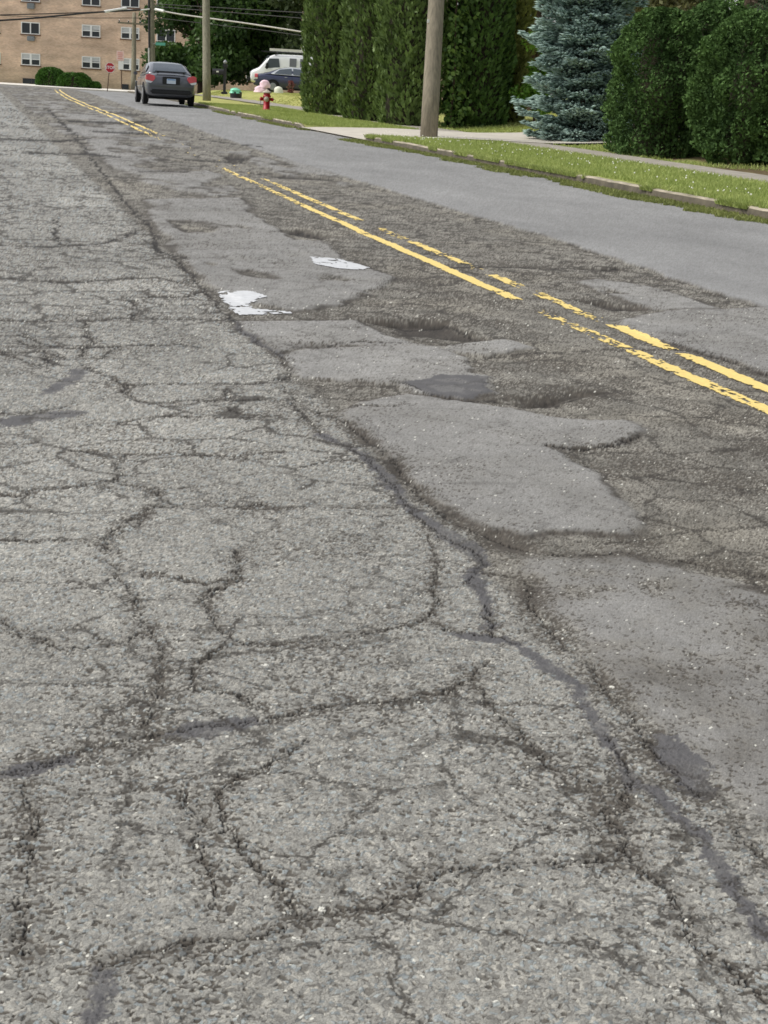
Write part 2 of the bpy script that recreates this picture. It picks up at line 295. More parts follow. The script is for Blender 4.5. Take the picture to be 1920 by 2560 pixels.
def features(x, y, st=None):
    far = np.clip(y, 1, 60); wa = .014+.0035*far
    wx = x+wa*(fbm(x*7, y*7, 3, 3)-.5)*1.6+.02*(vn(x*45, y*45, 5)-.5); wy = y+wa*(fbm(x*7, y*7, 4, 3)-.5)*2.2+.02*(vn(x*45, y*45, 6)-.5)
    ux, uy = wx, wy
    if st is not None: q_ = .015*np.clip(8/np.maximum(y, 1), .3, 1); wx = wx+q_*(hsh(np.floor(st*99991), np.zeros_like(st), 21)-.5); wy = wy+q_*(hsh(np.floor(st*99991), np.zeros_like(st), 22)-.5)
    c = np.full(x.shape, 99.); g = np.full(x.shape, 99.)
    for P, w_, g_ in CR:
        for a, b in zip(P[:-1], P[1:]):
            ym = max(1.0, min(a[1], b[1])); R = g_*3+.05+.0006*ym*ym
            wv = max(w_*.7, .00058*ym**1.4)
            m = np.nonzero((wx > min(a[0], b[0])-R) & (wx < max(a[0], b[0])+R) & (wy > min(a[1], b[1])-R) & (wy < max(a[1], b[1])+R))[0]
            if not len(m): continue
            ka = min(1.0, w_/(.42*ym*ym/1824+1e-6)); e = (b-a)*np.array([1, ka]); dx_ = wx[m]-a[0]; dy_ = (wy[m]-a[1])*ka
            t = np.clip((dx_*e[0]+dy_*e[1])/(e@e+1e-12), 0, 1); d = np.hypot(dx_-t*e[0], dy_-t*e[1])
            c[m] = np.minimum(c[m], d/wv); g[m] = np.minimum(g[m], d/g_)
    sm = np.full(x.shape, -.6)
    tone = np.ones(x.shape)
    for kq, P in enumerate(SM):
        if kq in (0, 5, 6, 13): tone = np.where(poly_sd(ux, uy, P) > -.02, 1.14, tone)
        sm = np.maximum(sm, poly_sd(ux, uy, P)) if kq != 2 else np.maximum(sm, np.minimum(poly_sd(ux, uy, P)*.35, .014+.03*(fbm(x*5, y*5, 145, 3)-.5)))
    # further up the lane remnants and bare base alternate
    an = fbm(wx*.9+40, wy*.33+9, 11, 4); bandm = sst(13, 22, y)*sst(1.45, 1.7, x)*(1-sst(4.5, 4.8, x))
    sm = np.where(bandm > .02, np.maximum(sm, np.clip((an-.5)*1.2, -.6, .3)*bandm-.6*(1-bandm)), sm)
    sm = np.where((y > 9) & (x < 4.6), np.minimum(sm, (.60-fbm(x*2.3+3, y*.95, 161, 4))*.55), sm)
    ov = np.clip((x-overlay_x(y))+.05*(fbm(x*5, y*5, 21, 3)-.5)*2, -.6, .6)
    se = np.full(x.shape, -.6)
    for P in SEAL: se = np.maximum(se, poly_sd(wx, wy, P))
    for P, hw in TAR:
        for a, b in zip(P[:-1], P[1:]):
            m = np.nonzero((wx > min(a[0], b[0])-.15) & (wx < max(a[0], b[0])+.15) & (wy > min(a[1], b[1])-.15) & (wy < max(a[1], b[1])+.15))[0]
            if not len(m): continue
            e = b-a; t = np.clip(((wx[m]-a[0])*e[0]+(wy[m]-a[1])*e[1])/(e@e+1e-12), 0, 1); d = np.hypot(wx[m]-a[0]-t*e[0], wy[m]-a[1]-t*e[1])
            se[m] = np.maximum(se[m], hw*(.35+1.25*fbm(x[m]*10, y[m]*10, 135, 2))-d)
    ho = np.zeros(x.shape); hd = np.zeros(x.shape)
    for P, d in HOLE:
        q = sst(-.06, .10, poly_sd(ux, uy, P)+.10*(fbm(x*5, y*5, 31, 2)-.5)); hd = np.maximum(hd, q*d*.8); ho = np.maximum(ho, q)
    return dict(c=c, g=g, sm=sm, ov=ov, se=se, ho=ho, hd=hd, wx=wx, wy=wy, tone=tone)
def stones(x, y):
    jx = x+.005*(vn(x*130, y*130, 57)-.5)+.01*(vn(x*45, y*45, 58)-.5); jy = y+.005*(vn(x*130, y*130, 59)-.5)+.01*(vn(x*45, y*45, 60)-.5)
    f1, f2, sid = worley(jx/.0062, jy/.0062, 61); g1, g2, sid2 = worley(jx/.0050, jy/.0050, 71); big1, big2, bid = worley(jx/.017, jy/.017, 65)
    bg_ = (bid > .9) & (big1 < .40); sid = np.where(bg_, np.clip(bid*5.5-4.5, .01, .99), sid); f2 = np.where(bg_, f1+sst(.40, .28, big1)*.3, f2)
    return jx, jy, f1, f2, sid, g1, g2, sid2, big1, bid, bg_
def road_eval(x, y, colour=True):
    x = np.asarray(x, float); y = np.asarray(y, float)
    jx, jy, f1, f2, sid, g1, g2, sid2, big1, bid, bg_ = stones(x, y); f = features(x, y, sid)
    lod = np.clip(4.5/np.maximum(y, 1), 0, 1)**1.5; lod2 = np.clip(14.0/np.maximum(y, 1), 0.15, 1)
    inside = sst(-.035, .03, f['sm']+.05*(fbm(x*18, y*18, 41, 3)-.5))*(.8+.2*sst(.3, .6, fbm(x*3, y*3, 42, 3))); mid = sst(1.25, 1.35, x+.12*(fbm(y*2, x*2, 44, 3)-.5))*(1-sst(-.02, .02, f['ov'])); over = sst(-.015, .015, f['ov'])
    left = 1-np.clip(mid+over, 0, 1)
    z = zprof(y)+.014*(fbm(x*.8, y*.5, 51, 3)-.5)+.012*(fbm(x*2.2, y*1.6, 52, 2)-.5)
    z = z+mid*(.011*sst(-.03,.03,f['sm'])-.004)+over*.010-f['hd']
    gap = np.clip(sst(0.0, .2, f2-f1)+.55*(vn(x*90, y*90, 62) > .5), 0, 1); gap2 = sst(0.02, .25, g2-g1)
    rough = np.clip(left+mid*(1-inside)*1.3+f['ho']*.8, 0, 1.6); fine = np.clip(1-rough, 0, 1)
    hs1 = hsh(np.floor(sid*99991), np.floor(sid*313), 14)
    bandw = (.46*np.exp(-(f['g']*1.7)**2)+.13*np.exp(-(f['g']/1.7)**2))*(.25+.75*sst(.36, .6, fbm(x*7, y*7, 147, 3)))
    pm = left*(.06+.16*sst(.45, .75, fbm(x*4, y*4, 141, 4)))+mid*(1-inside)*(.16+.5*sst(.35, .7, fbm(x*5, y*5, 143, 4)))+mid*inside*.035+over*.015+(1-.7*over)*bandw+.5*f['ho']
    miss = (hs1 < pm)*np.clip(10/np.maximum(y, 1), .35, 1)
    dome = np.where(bg_, np.clip(1.3*(1-(big1/.5)**2), 0, 1), np.clip(1.4*(1-(f1/.8)**2), 0, 1)*(hsh(np.floor(sid*7919), np.zeros_like(sid), 4) > .35))
    z = z+lod*(rough*.0013*dome*(.3+sid)*(1-miss)-lod*.0009*miss*(1-over)+fine*.001*gap2)+.0025*(vn(x*40, y*40, 53)-.5)*np.clip(rough, 0, 1)*lod**2
    brk = sst(.26, .46, fbm(x*9, y*9, 83, 2)+.25*np.clip(y/14, 0, 1)); crk = (1-sst(.35, 1.0, f['c']*(.6+1.2*vn(x*90, y*90, 81))))*(.5+.5*brk)*np.clip(.85+y/20, 0, 1); z = z-crk*.004
    # hairline alligator cracks between the traced ones
    wl1, wl2, wid = worley(f['wx']/.34+.3*fbm(x*9, y*9, 93, 2), f['wy']/.30, 91); hw = np.minimum(.04+.0011*y*y, .13); hair = (1-sst(.25*hw, hw, (wl2-wl1)*(.6+.9*vn(x*50, y*50, 92))))*sst(.36, .52, fbm(x*1.3, y*1.1, 95, 3)+.08*left)*(1-over)*(1-.7*inside*mid)
    vl1, vl2, _ = worley(f['wx']/.13+.3*vn(x*19, y*19, 94), f['wy']/.11, 97); hair = np.maximum(hair, .8*(1-sst(.03, .09, vl2-vl1))*sst(.46, .58, fbm(x*1.7+5, y*1.4, 98, 3))*left)
    if not colour: return z
    A = lambda r, g_, b: np.array(L(r, g_, b))
    pick = sid; n1 = np.where(pick < .5, sid2, pick)
    hv = .5+(hsh(np.floor(sid*99991), np.floor(sid*77), 19)-.5)*.85*np.clip(9/np.maximum(y, 1), .3, 1); stone = A(146, 145, 139)[None]+(A(180, 177, 167)-A(146, 145, 139))[None]*sst(.6, 1, hv)[:, None]*.85-(A(146, 143, 136)-A(112, 108, 102))[None]*(1-sst(0, .4, hv))[:, None]
    blue = (hsh(np.floor(pick*9973), np.zeros_like(pick), 3) > .88)[:, None]; stone = np.where(blue, stone*np.array([.9, 1.0, 1.1])[None], stone)
    gapc = A(74, 69, 62)[None]; k = ((1-gap)*.66)[:, None]*(.35+.65*lod2[:, None]); lf = stone*(1-k)+gapc*k  # gap colour is dark mastic plus painted shadow between the grains
    k2 = ((1-gap2)*.35*lod2)[:, None]; lf = lf*(1-k2)+gapc*k2
    mott = (.8+.4*fbm(x*28, y*28, 101, 3))[:, None]; lf = lf*mott; st2 = sst(5, 14, y)[:, None]; lf = lf*(1+st2*.5*(fbm(x*2.2, y*1.1, 151, 4)-.5)[:, None])
    smc = A(135, 134, 131)[None]*f['tone'][:, None]*(.82+.36*fbm(x*6, y*4, 153, 4))[:, None]*(.86+.28*sid2)[:, None]*(.9+.2*fbm(x*20, y*20, 103, 3))[:, None]; smc = smc*(1-k2*.8)+gapc*k2*.8
    rb = A(130, 127, 119)[None]*(.6+.65*hv)[:, None]; tan = sst(.5, .75, fbm(x*1.3+7, y*1.3, 107, 3))[:, None]; rb = rb*(1-tan*.2)+A(158, 151, 134)[None]*tan*.2
    k3 = np.clip(k*1.15+.06, 0, .9); rb = rb*(1-k3)+gapc*.7*k3; rb = rb*(.5+.95*fbm(x*9, y*7, 109, 5))[:, None]
    ovc = A(133, 133, 132)[None]*(.9+.2*sid2)[:, None]*((.86+.28*fbm(x*2.5, y*.9, 111, 5))*(.93+.14*fbm(x*14, y*9, 115, 3)))[:, None]; ovc = ovc*(1-k2*.6)+gapc*k2*.6
    i_ = (inside*mid)[:, None]; m_ = mid[:, None]; o_ = over[:, None]
    c = lf*(1-m_)+(rb*(1-i_)+smc*i_)*m_; c = c*(1-o_)+ovc*o_
    c = c*(.84+.32*fbm(x*1.1, y*.7, 113, 4))[:, None]; mi = (miss*(.5+.4*lod2)*(.55+.45*sst(0, .1, hs1+.02)))[:, None]*(1-.5*o_); c = c*(1-mi)+A(72, 67, 60)[None]*(.6+.8*sid2)[:, None]*mi
    c = c*(1+(.20*(wid-.5)*left*sst(2, 7, y))[:, None])
    # grime beside cracks, rim crack lines with painted edge shade, tar, shaded-in holes, cracks
    gr = np.clip(1.05-f['g'], 0, 1)**.8*sst(.35, .7, fbm(x*30, y*30, 121, 3)+.12*(1-f['g'].clip(0, 1)))*.42
    rimw = .012+.0016*y; rim = np.exp(-((f['sm']+.01)/rimw)**2)*mid*.85*sst(.35, .6, vn(x*6, y*6, 123)); rimo = np.exp(-(f['ov']/.03)**2)*.35*sst(.3, .6, vn(x*5, y*5, 125))
    dk = np.clip(np.maximum.reduce([gr, rim, rimo, f['ho']*(.45+.55*sst(.35, .55, fbm(x*9, y*6, 127, 3)))]), 0, 1)[:, None]
    c = c*(1-dk)+A(70, 65, 59)[None]*(.7+.6*sid2)[:, None]*dk
    s_ = (sst(-.006, .008, f['se']+.02*(fbm(x*40, y*40, 131, 2)-.5))*(.72+.28*sst(.3, .55, fbm(x*14, y*14, 133, 2))))[:, None]; c = c*(1-s_)+A(88, 87, 88)[None]*(.95+.1*sid2)[:, None]*s_
    hh = (f['ho']*sst(.01, .03, f['hd'])*(.35+.5*sst(.3, .55, fbm(x*7, y*5, 129, 3))))[:, None]; c = c*(1-hh)+A(48, 44, 40)[None]*(.7+.6*sid2)[:, None]*hh  # hole interior darkened, its shadow put into the colour
    hk = (hair*.8)[:, None]; c = c*(1-hk)+A(52, 48, 43)[None]*hk
    ck = crk[:, None]*.92; c = c*(1-ck)+A(34, 31, 28)[None]*ck
    wf = ((hsh(np.floor(sid*99991), np.zeros_like(sid), 8) > .9925) & (f1 < .42) & (y < 9))[:, None]*(1-s_)*(1-o_); c = c*(1-wf)+A(205, 204, 194)[None]*wf  # scattered pale stones, specular glitter painted into the colour
    return z, c
# fan of rows and columns, finer towards the near end
fr = 1520*EYE
v = np.arange(fr/1.40, 16, -.95); yr = fr/v; rows = [yr[0]]
for q in yr[1:]:
    while q-rows[-1] > 1.0: rows.append(rows[-1]+1.0)
    rows.append(q)
while rows[-1] < 118: rows.append(rows[-1]+1.0)
rows = np.array(rows)
ts = np.concatenate([-np.geomspace(1.8, .45, 40)[:-1], np.arange(-.45, -.06, .0035), np.arange(-.06, .70, 1.05/1520), np.arange(.70, 1.6, .0035), np.geomspace(1.603, 5.5, 60)])
YY, TT = np.meshgrid(rows, ts, indexing='ij'); XX = YY*TT; nr, nc = XX.shape
keepc = (XX > -2.6) & (XX < kerb_x(YY)+.35); 
z_, c_ = np.zeros(XX.size), np.zeros((XX.size, 3)); kk = np.nonzero(keepc.ravel())[0]
for ch in np.array_split(kk, 6): z_[ch], c_[ch] = road_eval(XX.ravel()[ch], YY.ravel()[ch])
V = np.stack([XX.ravel(), YY.ravel(), z_], 1); idx = np.arange(nr*nc).reshape(nr, nc)
q = np.stack([idx[:-1, :-1], idx[:-1, 1:], idx[1:, 1:], idx[1:, :-1]], -1).reshape(-1, 4); q = q[keepc.ravel()[q].all(1)]
used = np.unique(q); remap = np.zeros(nr*nc, int); remap[used] = np.arange(len(used)); q = remap[q]; V = V[used]; c_ = c_[used]
gx = np.linspace(-2.6, 9, 300); gy = np.concatenate([np.linspace(-12, -3, 40), np.linspace(-2.97, 1.40, 160)]); gX, gY = np.meshgrid(gx, gy, indexing='ij'); gz, gc = road_eval(gX.ravel(), gY.ravel())   # behind the camera
gi = np.arange(60000).reshape(300, 200)+len(V); V = np.concatenate([V, np.stack([gX.ravel(), gY.ravel(), gz-.004], 1)]); c_ = np.concatenate([c_, gc])
q = np.concatenate([q, np.stack([gi[:-1, :-1], gi[1:, :-1], gi[1:, 1:], gi[:-1, 1:]], -1).reshape(-1, 4)])
asph = attr_mat('asphalt', .82, .3, .10, 260, .35)
tag(mk('road', V, q, asph, col=c_, smooth=True), kind='structure')

# ---- painted lines: worn sheets lying on the road relief
yel = mat('yellow_paint', L(228, 202, 122), .6, .10, 40); wht = mat('white_paint', L(196, 198, 200), .7, .1, 30)
def paint_strip(name, xc, cov, w, y0, y1, m, seed, label, cat, group):
    ys = [y0]
    while ys[-1] < y1: ys.append(ys[-1]+max(.012, ys[-1]**2*.00022))
    ys = np.array(ys); xs = np.linspace(-w/2-.012, w/2+.012, 13); A, B = np.meshgrid(ys, xs, indexing='ij'); Xp = xc(A)+B
    Xp = Xp+.003*(vn(A*60, B*60, seed)-.5); z = road_eval(Xp.ravel(), A.ravel(), False)+.0035
    cy = (A[:-1, :-1]+A[1:, 1:])/2; cx = (B[:-1, :-1]+B[1:, 1:])/2
    n = .5*fbm(cx*55, cy*30, seed+1, 3)+.5*fbm(cx*14, cy*5, seed+2, 3); edge = np.clip((w/2-np.abs(cx))/.012, -1, 1)
    fade = np.interp(cy, cov[0], cov[1]); keep = (n+.06*np.minimum(edge, .5)-.03 > .75-.50*fade) & (edge+1.7*(vn(cx*70, cy*26, seed+7)-.5) > -.25)
    i = np.arange(A.size).reshape(A.shape); F = np.stack([i[:-1, :-1], i[:-1, 1:], i[1:, 1:], i[1:, :-1]], -1)[keep]
    us = np.unique(F); rm = np.zeros(A.size, int); rm[us] = np.arange(len(us))
    return tag(mk(name, np.stack([Xp.ravel(), A.ravel(), z], 1)[us], rm[F], m, smooth=True), label, cat, group)
def cov(lst):        # (photo x, photo y, coverage) along a line, far to near
    p = sorted((ground_hit(a, b)[1], c) for a, b, c in lst); return [t[0] for t in p], [t[1] for t in p]
covL = cov([(2000, 1075, .55), (1850, 1000, .75), (1700, 925, .7), (1560, 860, .6), (1440, 805, .52), (1390, 782, .42), (1335, 765, .1), (1290, 752, .15), (1268, 740, .75), (1120, 672, 1), (1000, 620, .9), (860, 560, .7), (760, 512, .75), (690, 477, .55), (600, 440, .5), (560, 420, .3), (530, 405, .12), (430, 360, .05), (395, 345, .4), (370, 332, .6), (250, 280, .62), (130, 226, .6)])
covR = cov([(2000, 1010, 1), (1850, 945, 1), (1720, 888, .85), (1700, 878, .2), (1680, 866, .4), (1650, 855, .9), (1550, 815, .8), (1530, 806, .1), (1500, 790, .4), (1420, 758, .5), (1350, 735, .5), (1330, 722, .1), (1310, 712, .55), (1260, 690, .5), (1245, 684, 0), (1210, 672, .25), (1160, 648, .5), (1090, 615, .6), (970, 572, .4), (945, 560, .1), (900, 542, .55), (740, 475, .7), (700, 455, .4), (660, 440, .1), (600, 412, .05), (440, 345, .06), (385, 325, .7), (250, 272, 1), (125, 222, .9)])
paint_strip('painted_line', lambda y: centre_x(y)-.02-.02*(y < 0), covL, .088, 1.6, 90, yel, 200, 'flaking yellow centre line nearer the cracked lane', 'road marking', 'double yellow centre line')
paint_strip('painted_line', lambda y: centre_x(y)+.225, covR, .088, 1.6, 90, yel, 300, 'yellow centre line on the side of the smooth lane and hedge', 'road marking', 'double yellow centre line')
def paint_patch(P, seed, label):
    P = gp(P, 1); a = P.min(0)-.03; b = P.max(0)+.03; xs = np.arange(a[0], b[0], .012); ys = np.arange(a[1], b[1], .014)
    A, B = np.meshgrid(xs, ys, indexing='ij'); z = road_eval(A.ravel(), B.ravel(), False)+.004
    cx = (A[:-1, :-1]+A[1:, 1:])/2; cy = (B[:-1, :-1]+B[1:, 1:])/2
    sdv = poly_sd((cx+.012*(vn(cx*40, cy*40, seed+4)-.5)).ravel(), (cy+.018*(vn(cx*40, cy*30, seed+5)-.5)).ravel(), P).reshape(cx.shape)
    keep = (sdv > 0) & (.5*fbm(cx*45, cy*30, seed, 3)+.5*fbm(cx*9, cy*6, seed+1, 2)+np.clip(sdv, 0, .06)*.8 > .455)
    i = np.arange(A.size).reshape(A.shape); F = np.stack([i[:-1, :-1], i[1:, :-1], i[1:, 1:], i[:-1, 1:]], -1)[keep]; us = np.unique(F); rm = np.zeros(A.size, int); rm[us] = np.arange(len(us))
    tag(mk('painted_mark', np.stack([A.ravel(), B.ravel(), z], 1)[us], rm[F], wht, smooth=True), label, 'road marking', 'white paint remnants')
paint_patch([(543, 729), (625, 731), (668, 744), (622, 762), (640, 771), (737, 776), (738, 782), (590, 785), (572, 768)], 401, 'white worn paint remnant shaped like a boot beside the long crack')
paint_patch([(775, 645), (820, 648), (880, 653), (890, 660), (926, 667), (905, 678), (850, 674), (785, 663)], 405, 'white worn paint remnant shaped like a bar near the yellow lines')

# ------------------------------------------------------------------ kerb, verge, pavement, lawn, far ground
def strip(name, prof_fn, ys, m, col=None):      # prof_fn(y) -> list of (x,z)
    R = [prof_fn(y) for y in ys]; k = len(R[0]); V = [(x, y, z) for y, r in zip(ys, R) for x, z in r]
    F = np.array([(i*k+j, i*k+j+1, (i+1)*k+j+1, (i+1)*k+j) for i in range(len(ys)-1) for j in range(k-1)]); return tag(mk(name, V, F, m, col=col), kind='structure')
conc = mat('old_concrete', L(176, 166, 148), .9, .15, 2.5, bump=.4, rgb2=L(106, 100, 84)); pav = mat('pale_concrete', L(188, 182, 170), .9, .1, 3, bump=.2)
D0, D1 = 33.2, 38.6                              # the driveway
def dip(y): return 1-sst(D0-.9, D0, y)*(1-sst(D1, D1+.9, y))
def kprof(y):
    h = .02+.11*float(dip(y)); kx = float(kerb_x(y)); zb = float(zprof(y)); w1 = .012*(float(vn(y*3, 1, 3))-.5); t = .015*(float(vn(y*5, 2, 3))-.5)
    return [(kx-.02+w1, zb-.05), (kx+w1, zb+h-.02+t), (kx+.02+w1, zb+h+t), (kx+.05+.05*float(vn(y*2, 7, 5)), zb+h+.004+t), (kx+.15, zb-.05)]
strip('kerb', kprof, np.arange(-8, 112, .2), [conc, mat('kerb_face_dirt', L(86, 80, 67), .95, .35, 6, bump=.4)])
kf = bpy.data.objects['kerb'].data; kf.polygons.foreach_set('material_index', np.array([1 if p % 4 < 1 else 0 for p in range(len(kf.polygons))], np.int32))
gxs = np.concatenate([np.linspace(0, 6, 40), np.geomspace(6.2, 90, 40)]); gys = np.concatenate([np.arange(-15, 60, .35), np.arange(60, 112, 1.0)])
A, B = np.meshgrid(gxs, gys, indexing='ij'); LX = kerb_x(B)+.10+A; LZ = lawn_z(LX, B)
LZ = LZ-.02+.03*(fbm(LX*1.2, B*1.2, 5, 3)-.5)-.10*(1-dip(B))*(LX < kerb_x(B)+1.6)
d = LX-kshift(B); gcol = np.array(L(140, 146, 88))[None]*(.7+.6*fbm(LX.ravel()*3, B.ravel()*3, 9, 4))[:, None]
yl = (sst(38, 50, B)*.7*sst(.35, .6, fbm(LX*.5, B*.35, 19, 3)+.12)).ravel()[:, None]; gcol = gcol*(1-yl)+np.array(L(172, 170, 104))[None]*yl
mu = (sst(12.3, 12.9, d)*(1-sst(15.5, 16.5, d))*sst(21, 23.5, B)*(1-sst(29, 31, B))*sst(.35, .5, fbm(LX*1.5, B*1.2, 39, 3))).ravel()[:, None]*.9; gcol = gcol*(1-mu)+np.array(L(88, 72, 58))[None]*(.6+.8*fbm(LX.ravel()*9, B.ravel()*9, 29, 3))[:, None]*mu
ed = ((1-sst(.0, .22, A))*.7*sst(.3, .6, vn(B*2, A, 7))).ravel()[:, None]; gcol = gcol*(1-ed)+np.array(L(150, 135, 105))[None]*ed
i = np.arange(A.size).reshape(A.shape); F = np.stack([i[:-1, :-1], i[1:, :-1], i[1:, 1:], i[:-1, 1:]], -1).reshape(-1, 4)
soil = attr_mat('turf', .95, .1, .35, 25, .3); tag(mk('lawn', np.stack([LX.ravel(), B.ravel(), LZ.ravel()], 1), F, soil, col=gcol, smooth=True), kind='structure')
def walk(y):
    s = float(kshift(y)); n = .12*(float(fbm(y*1.3, 4, 8, 3))-.5); m_ = .2*(float(fbm(y*1.1, 9, 8, 3))-.5)
    return [(x, float(lawn_z(x, y))+.012) for x in (11.3+s+n, 11.7+s, 12.1+s, 12.55+s+m_)]
strip('sidewalk', walk, np.arange(-12, 108, .4), mat('worn_concrete', L(150, 144, 133), .92, .2, 4, bump=.3))
DV = []; DX = np.concatenate([np.linspace(0, 4.4, 16), np.linspace(4.6, 18, 14)]); DY = np.linspace(D0, D1, 12)
for a in DX:
    for b in DY:
        x = float(kerb_x(b))-.03+a; fl = .7*max(0, 1-a/1.6); bb = b+(fl if b > 36 else -fl)*abs(b-36)/2.7; z = float(lawn_z(x, bb))-.105*max(0, 1-a/2.2)**1.2+.022+(.0)
        DV.append((x, bb, max(z, .012)))
n2 = len(DY); strip_f = np.array([(i*n2+j, (i+1)*n2+j, (i+1)*n2+j+1, i*n2+j+1) for i in range(len(DX)-1) for j in range(n2-1)]); tag(mk('driveway', DV, strip_f, pav), kind='structure')
# left side of the street, cross street, far ground
strip('left_kerb', lambda y: [(-1.95, -.05+float(zprof(y))), (-1.96, .11+float(zprof(y))), (-2.12, .12+float(zprof(y))), (-2.13, -.05+float(zprof(y)))], np.arange(-12, 112, 2.0), conc)
tl = mat('far_turf', L(104, 118, 60), .95, .35, 1.5)
strip('left_lawn', lambda y: [(-2.12, .10+float(zprof(y))), (-6, .12+float(zprof(y))), (-60, .5+float(zprof(y)))], np.arange(-15, 112, 3.0), tl)
tag(mk('ground', [(-1500, -1500, -1.6), (1500, -1500, -1.6), (1500, 2500, -1.6), (-1500, 2500, -1.6)], np.array([(0, 1, 2, 3)]), tl), kind='structure')
far_asph = mat('cross_street_asphalt', L(132, 131, 130), .9, .1, 2)
cs = []; 
def ob_pt(u, D, z): p = at(u, 200, D); return p
FO = at(0, 200, 133.0); FO[2] = 0                                 # a point on the line of the apartment house front
def front(a, b, z): p = FO+RIGHT*a+BACK*b; return (p[0], p[1], z)   # a along the front, b behind it
ZF = float(zprof(125))
def quadstrip(name, b0, b1, z0, z1, m, a0=-90, a1=110):
    ss = np.linspace(a0, a1, 40); V = [front(a, b, zz) for a in ss for b, zz in ((b0, z0), (b1, z1))]
    return tag(mk(name, V, np.array([(2*i, 2*i+1, 2*i+3, 2*i+2) for i in range(len(ss)-1)]), m), kind='structure')
quadstrip('cross_street', -40, -9.2, ZF-.35, ZF-.02, far_asph); quadstrip('far_sidewalk', -9.2, -2.2, ZF+.09, ZF+.13, mat('bright_concrete', L(225, 222, 214), .9, .05, 2)); quadstrip('far_lawn', -2.2, 60, ZF+.10, ZF+.12, tl)
quadstrip('far_kerb', -9.22, -9.2, ZF-.1, ZF+.09, pav)

# ------------------------------------------------------------------ grass, weeds, clover
def blades(name, X, Y, Z, h, wd, m, lean=.5, seed=1):
    r = np.random.default_rng(seed); n = len(X); a = r.uniform(0, 2*math.pi, n); hh = h*r.uniform(.5, 1.2, n); ww = wd*r.uniform(.6, 1.3, n); la = r.uniform(0, 2*math.pi, n); le = lean*hh*r.uniform(0, 1, n)
    b = np.stack([X, Y, Z], 1); s = np.stack([np.cos(a)*ww, np.sin(a)*ww, 0*a], 1); tip = b+np.stack([np.cos(la)*le, np.sin(la)*le, hh], 1); md = b+(tip-b)*.55+np.array([0, 0, 1])*(hh*.08)[:, None]
    V = np.stack([b-s, b+s, md+s*.7, tip, md-s*.7], 1).reshape(-1, 3); F = np.arange(5*n).reshape(n, 5)
    val = np.repeat(np.clip(.5*fbm(X*2.2, Y*2.2, seed, 3)+.5*r.uniform(0, 1, n), 0, 1), 5)
    return tag(mk(name, V, F, m, col=val), kind='stuff')
gm = leaf_mat('grass_blade', L(122, 144, 66), L(192, 200, 126), .6, .35); wm = leaf_mat('weed_blade', L(92, 104, 52), L(154, 160, 92), .6, .3); lm2 = leaf_mat('lawn_blade', L(120, 132, 58), L(190, 190, 116), .6, .35)
def scat(n, a0, a1, y0, y1, seed, rel=True):
    r = np.random.default_rng(seed); Y = y0+(y1-y0)*r.uniform(0, 1, n)**1.25; a = r.uniform(a0, a1, n); X = (kerb_x(Y) if rel else kshift(Y))+a; return X, Y
X, Y = scat(120000, .03, 3.2, 11, 60, 5); dk = dip(Y) > .6; dens = vn(X*1.6, Y*1.6, 77)+.35*sst(.1, .5, X-kerb_x(Y)) > .34; X, Y = X[dk & dens], Y[dk & dens]
X2 = X-kshift(Y); ok = (X2 < 11.35); X, Y = X[ok], Y[ok]
blades('verge_grass', X, Y, lawn_z(X, Y)-.03, .085, .009, gm, .8, 5)
X, Y = scat(26000, -.55, .02, 11, 33, 6); k = (vn(Y*.9, X*0, 31)*.5+.2*vn(Y*4, X*0, 32)-.06 > (kerb_x(Y)-X)*(.55+.5*vn(X*9, Y*9, 5))); X, Y = X[k], Y[k]; blades('gutter_weeds', X, Y, zprof(Y)-.01, .06, .011, wm, 1.1, 6)
X, Y = scat(5000, -.3, .02, 38, 62, 16); k = vn(Y*.9, X*0, 33) > .35; X, Y = X[k], Y[k]; blades('gutter_weeds', X, Y, zprof(Y)-.01, .07, .012, wm, 1.1, 16)
X, Y = scat(40000, 12.5, 22, 39, 100, 7, False); blades('lawn_grass', X, Y, lawn_z(X, Y)-.03, .07, .016, lm2, .8, 7)
X, Y = scat(22000, 12.45, 17, 20, 44, 8, False); k = ((Y < D0-.2) | (Y > D1+.2)) & (vn(X*1.5, Y*1.5, 3) > .3) & ~((Y > 21.5) & (Y < 30) & (vn(X*1.1, Y*.9, 41) > .35)); X, Y = X[k], Y[k]; blades('lawn_grass', X, Y, lawn_z(X, Y)-.03, .08, .012, gm, .8, 8)
X, Y = scat(26000, -.035, .09, 11, 50, 9); k = (vn(Y*1.3, X*0, 35)*.75+.25*vn(Y*6, X*0, 36) > .56) & (dip(Y) > .7); X, Y = X[k], Y[k]; blades('verge_grass', X, Y, zprof(Y)+.09, .075, .009, gm, 1.3, 9)
r = np.random.default_rng(12); n = 420; Y = 12+r.uniform(0, 1, n)**1.5*22; X = kerb_x(Y)+.25+r.uniform(0, 1, n)*2.6; k = (vn(X*1.1, Y*.8, 15) > .5) & (X < 11.3); X, Y = X[k], Y[k]
mb = MB()
for x, y in zip(X, Y):
    z = float(lawn_z(x, y))+.05+random.uniform(0, .035); s = random.uniform(.009, .016); mb.add([(x-s, y, z), (x, y-s, z), (x+s, y, z), (x, y+s, z), (x, y, z+s), (x, y, z-s)], [(0, 1, 4), (1, 2, 4), (2, 3, 4), (3, 0, 4), (1, 0, 5), (2, 1, 5), (3, 2, 5), (0, 3, 5)])
tag(mb.build('clover_flowers', mat('clover_white', L(232, 232, 220), .7, .05)), kind='stuff')

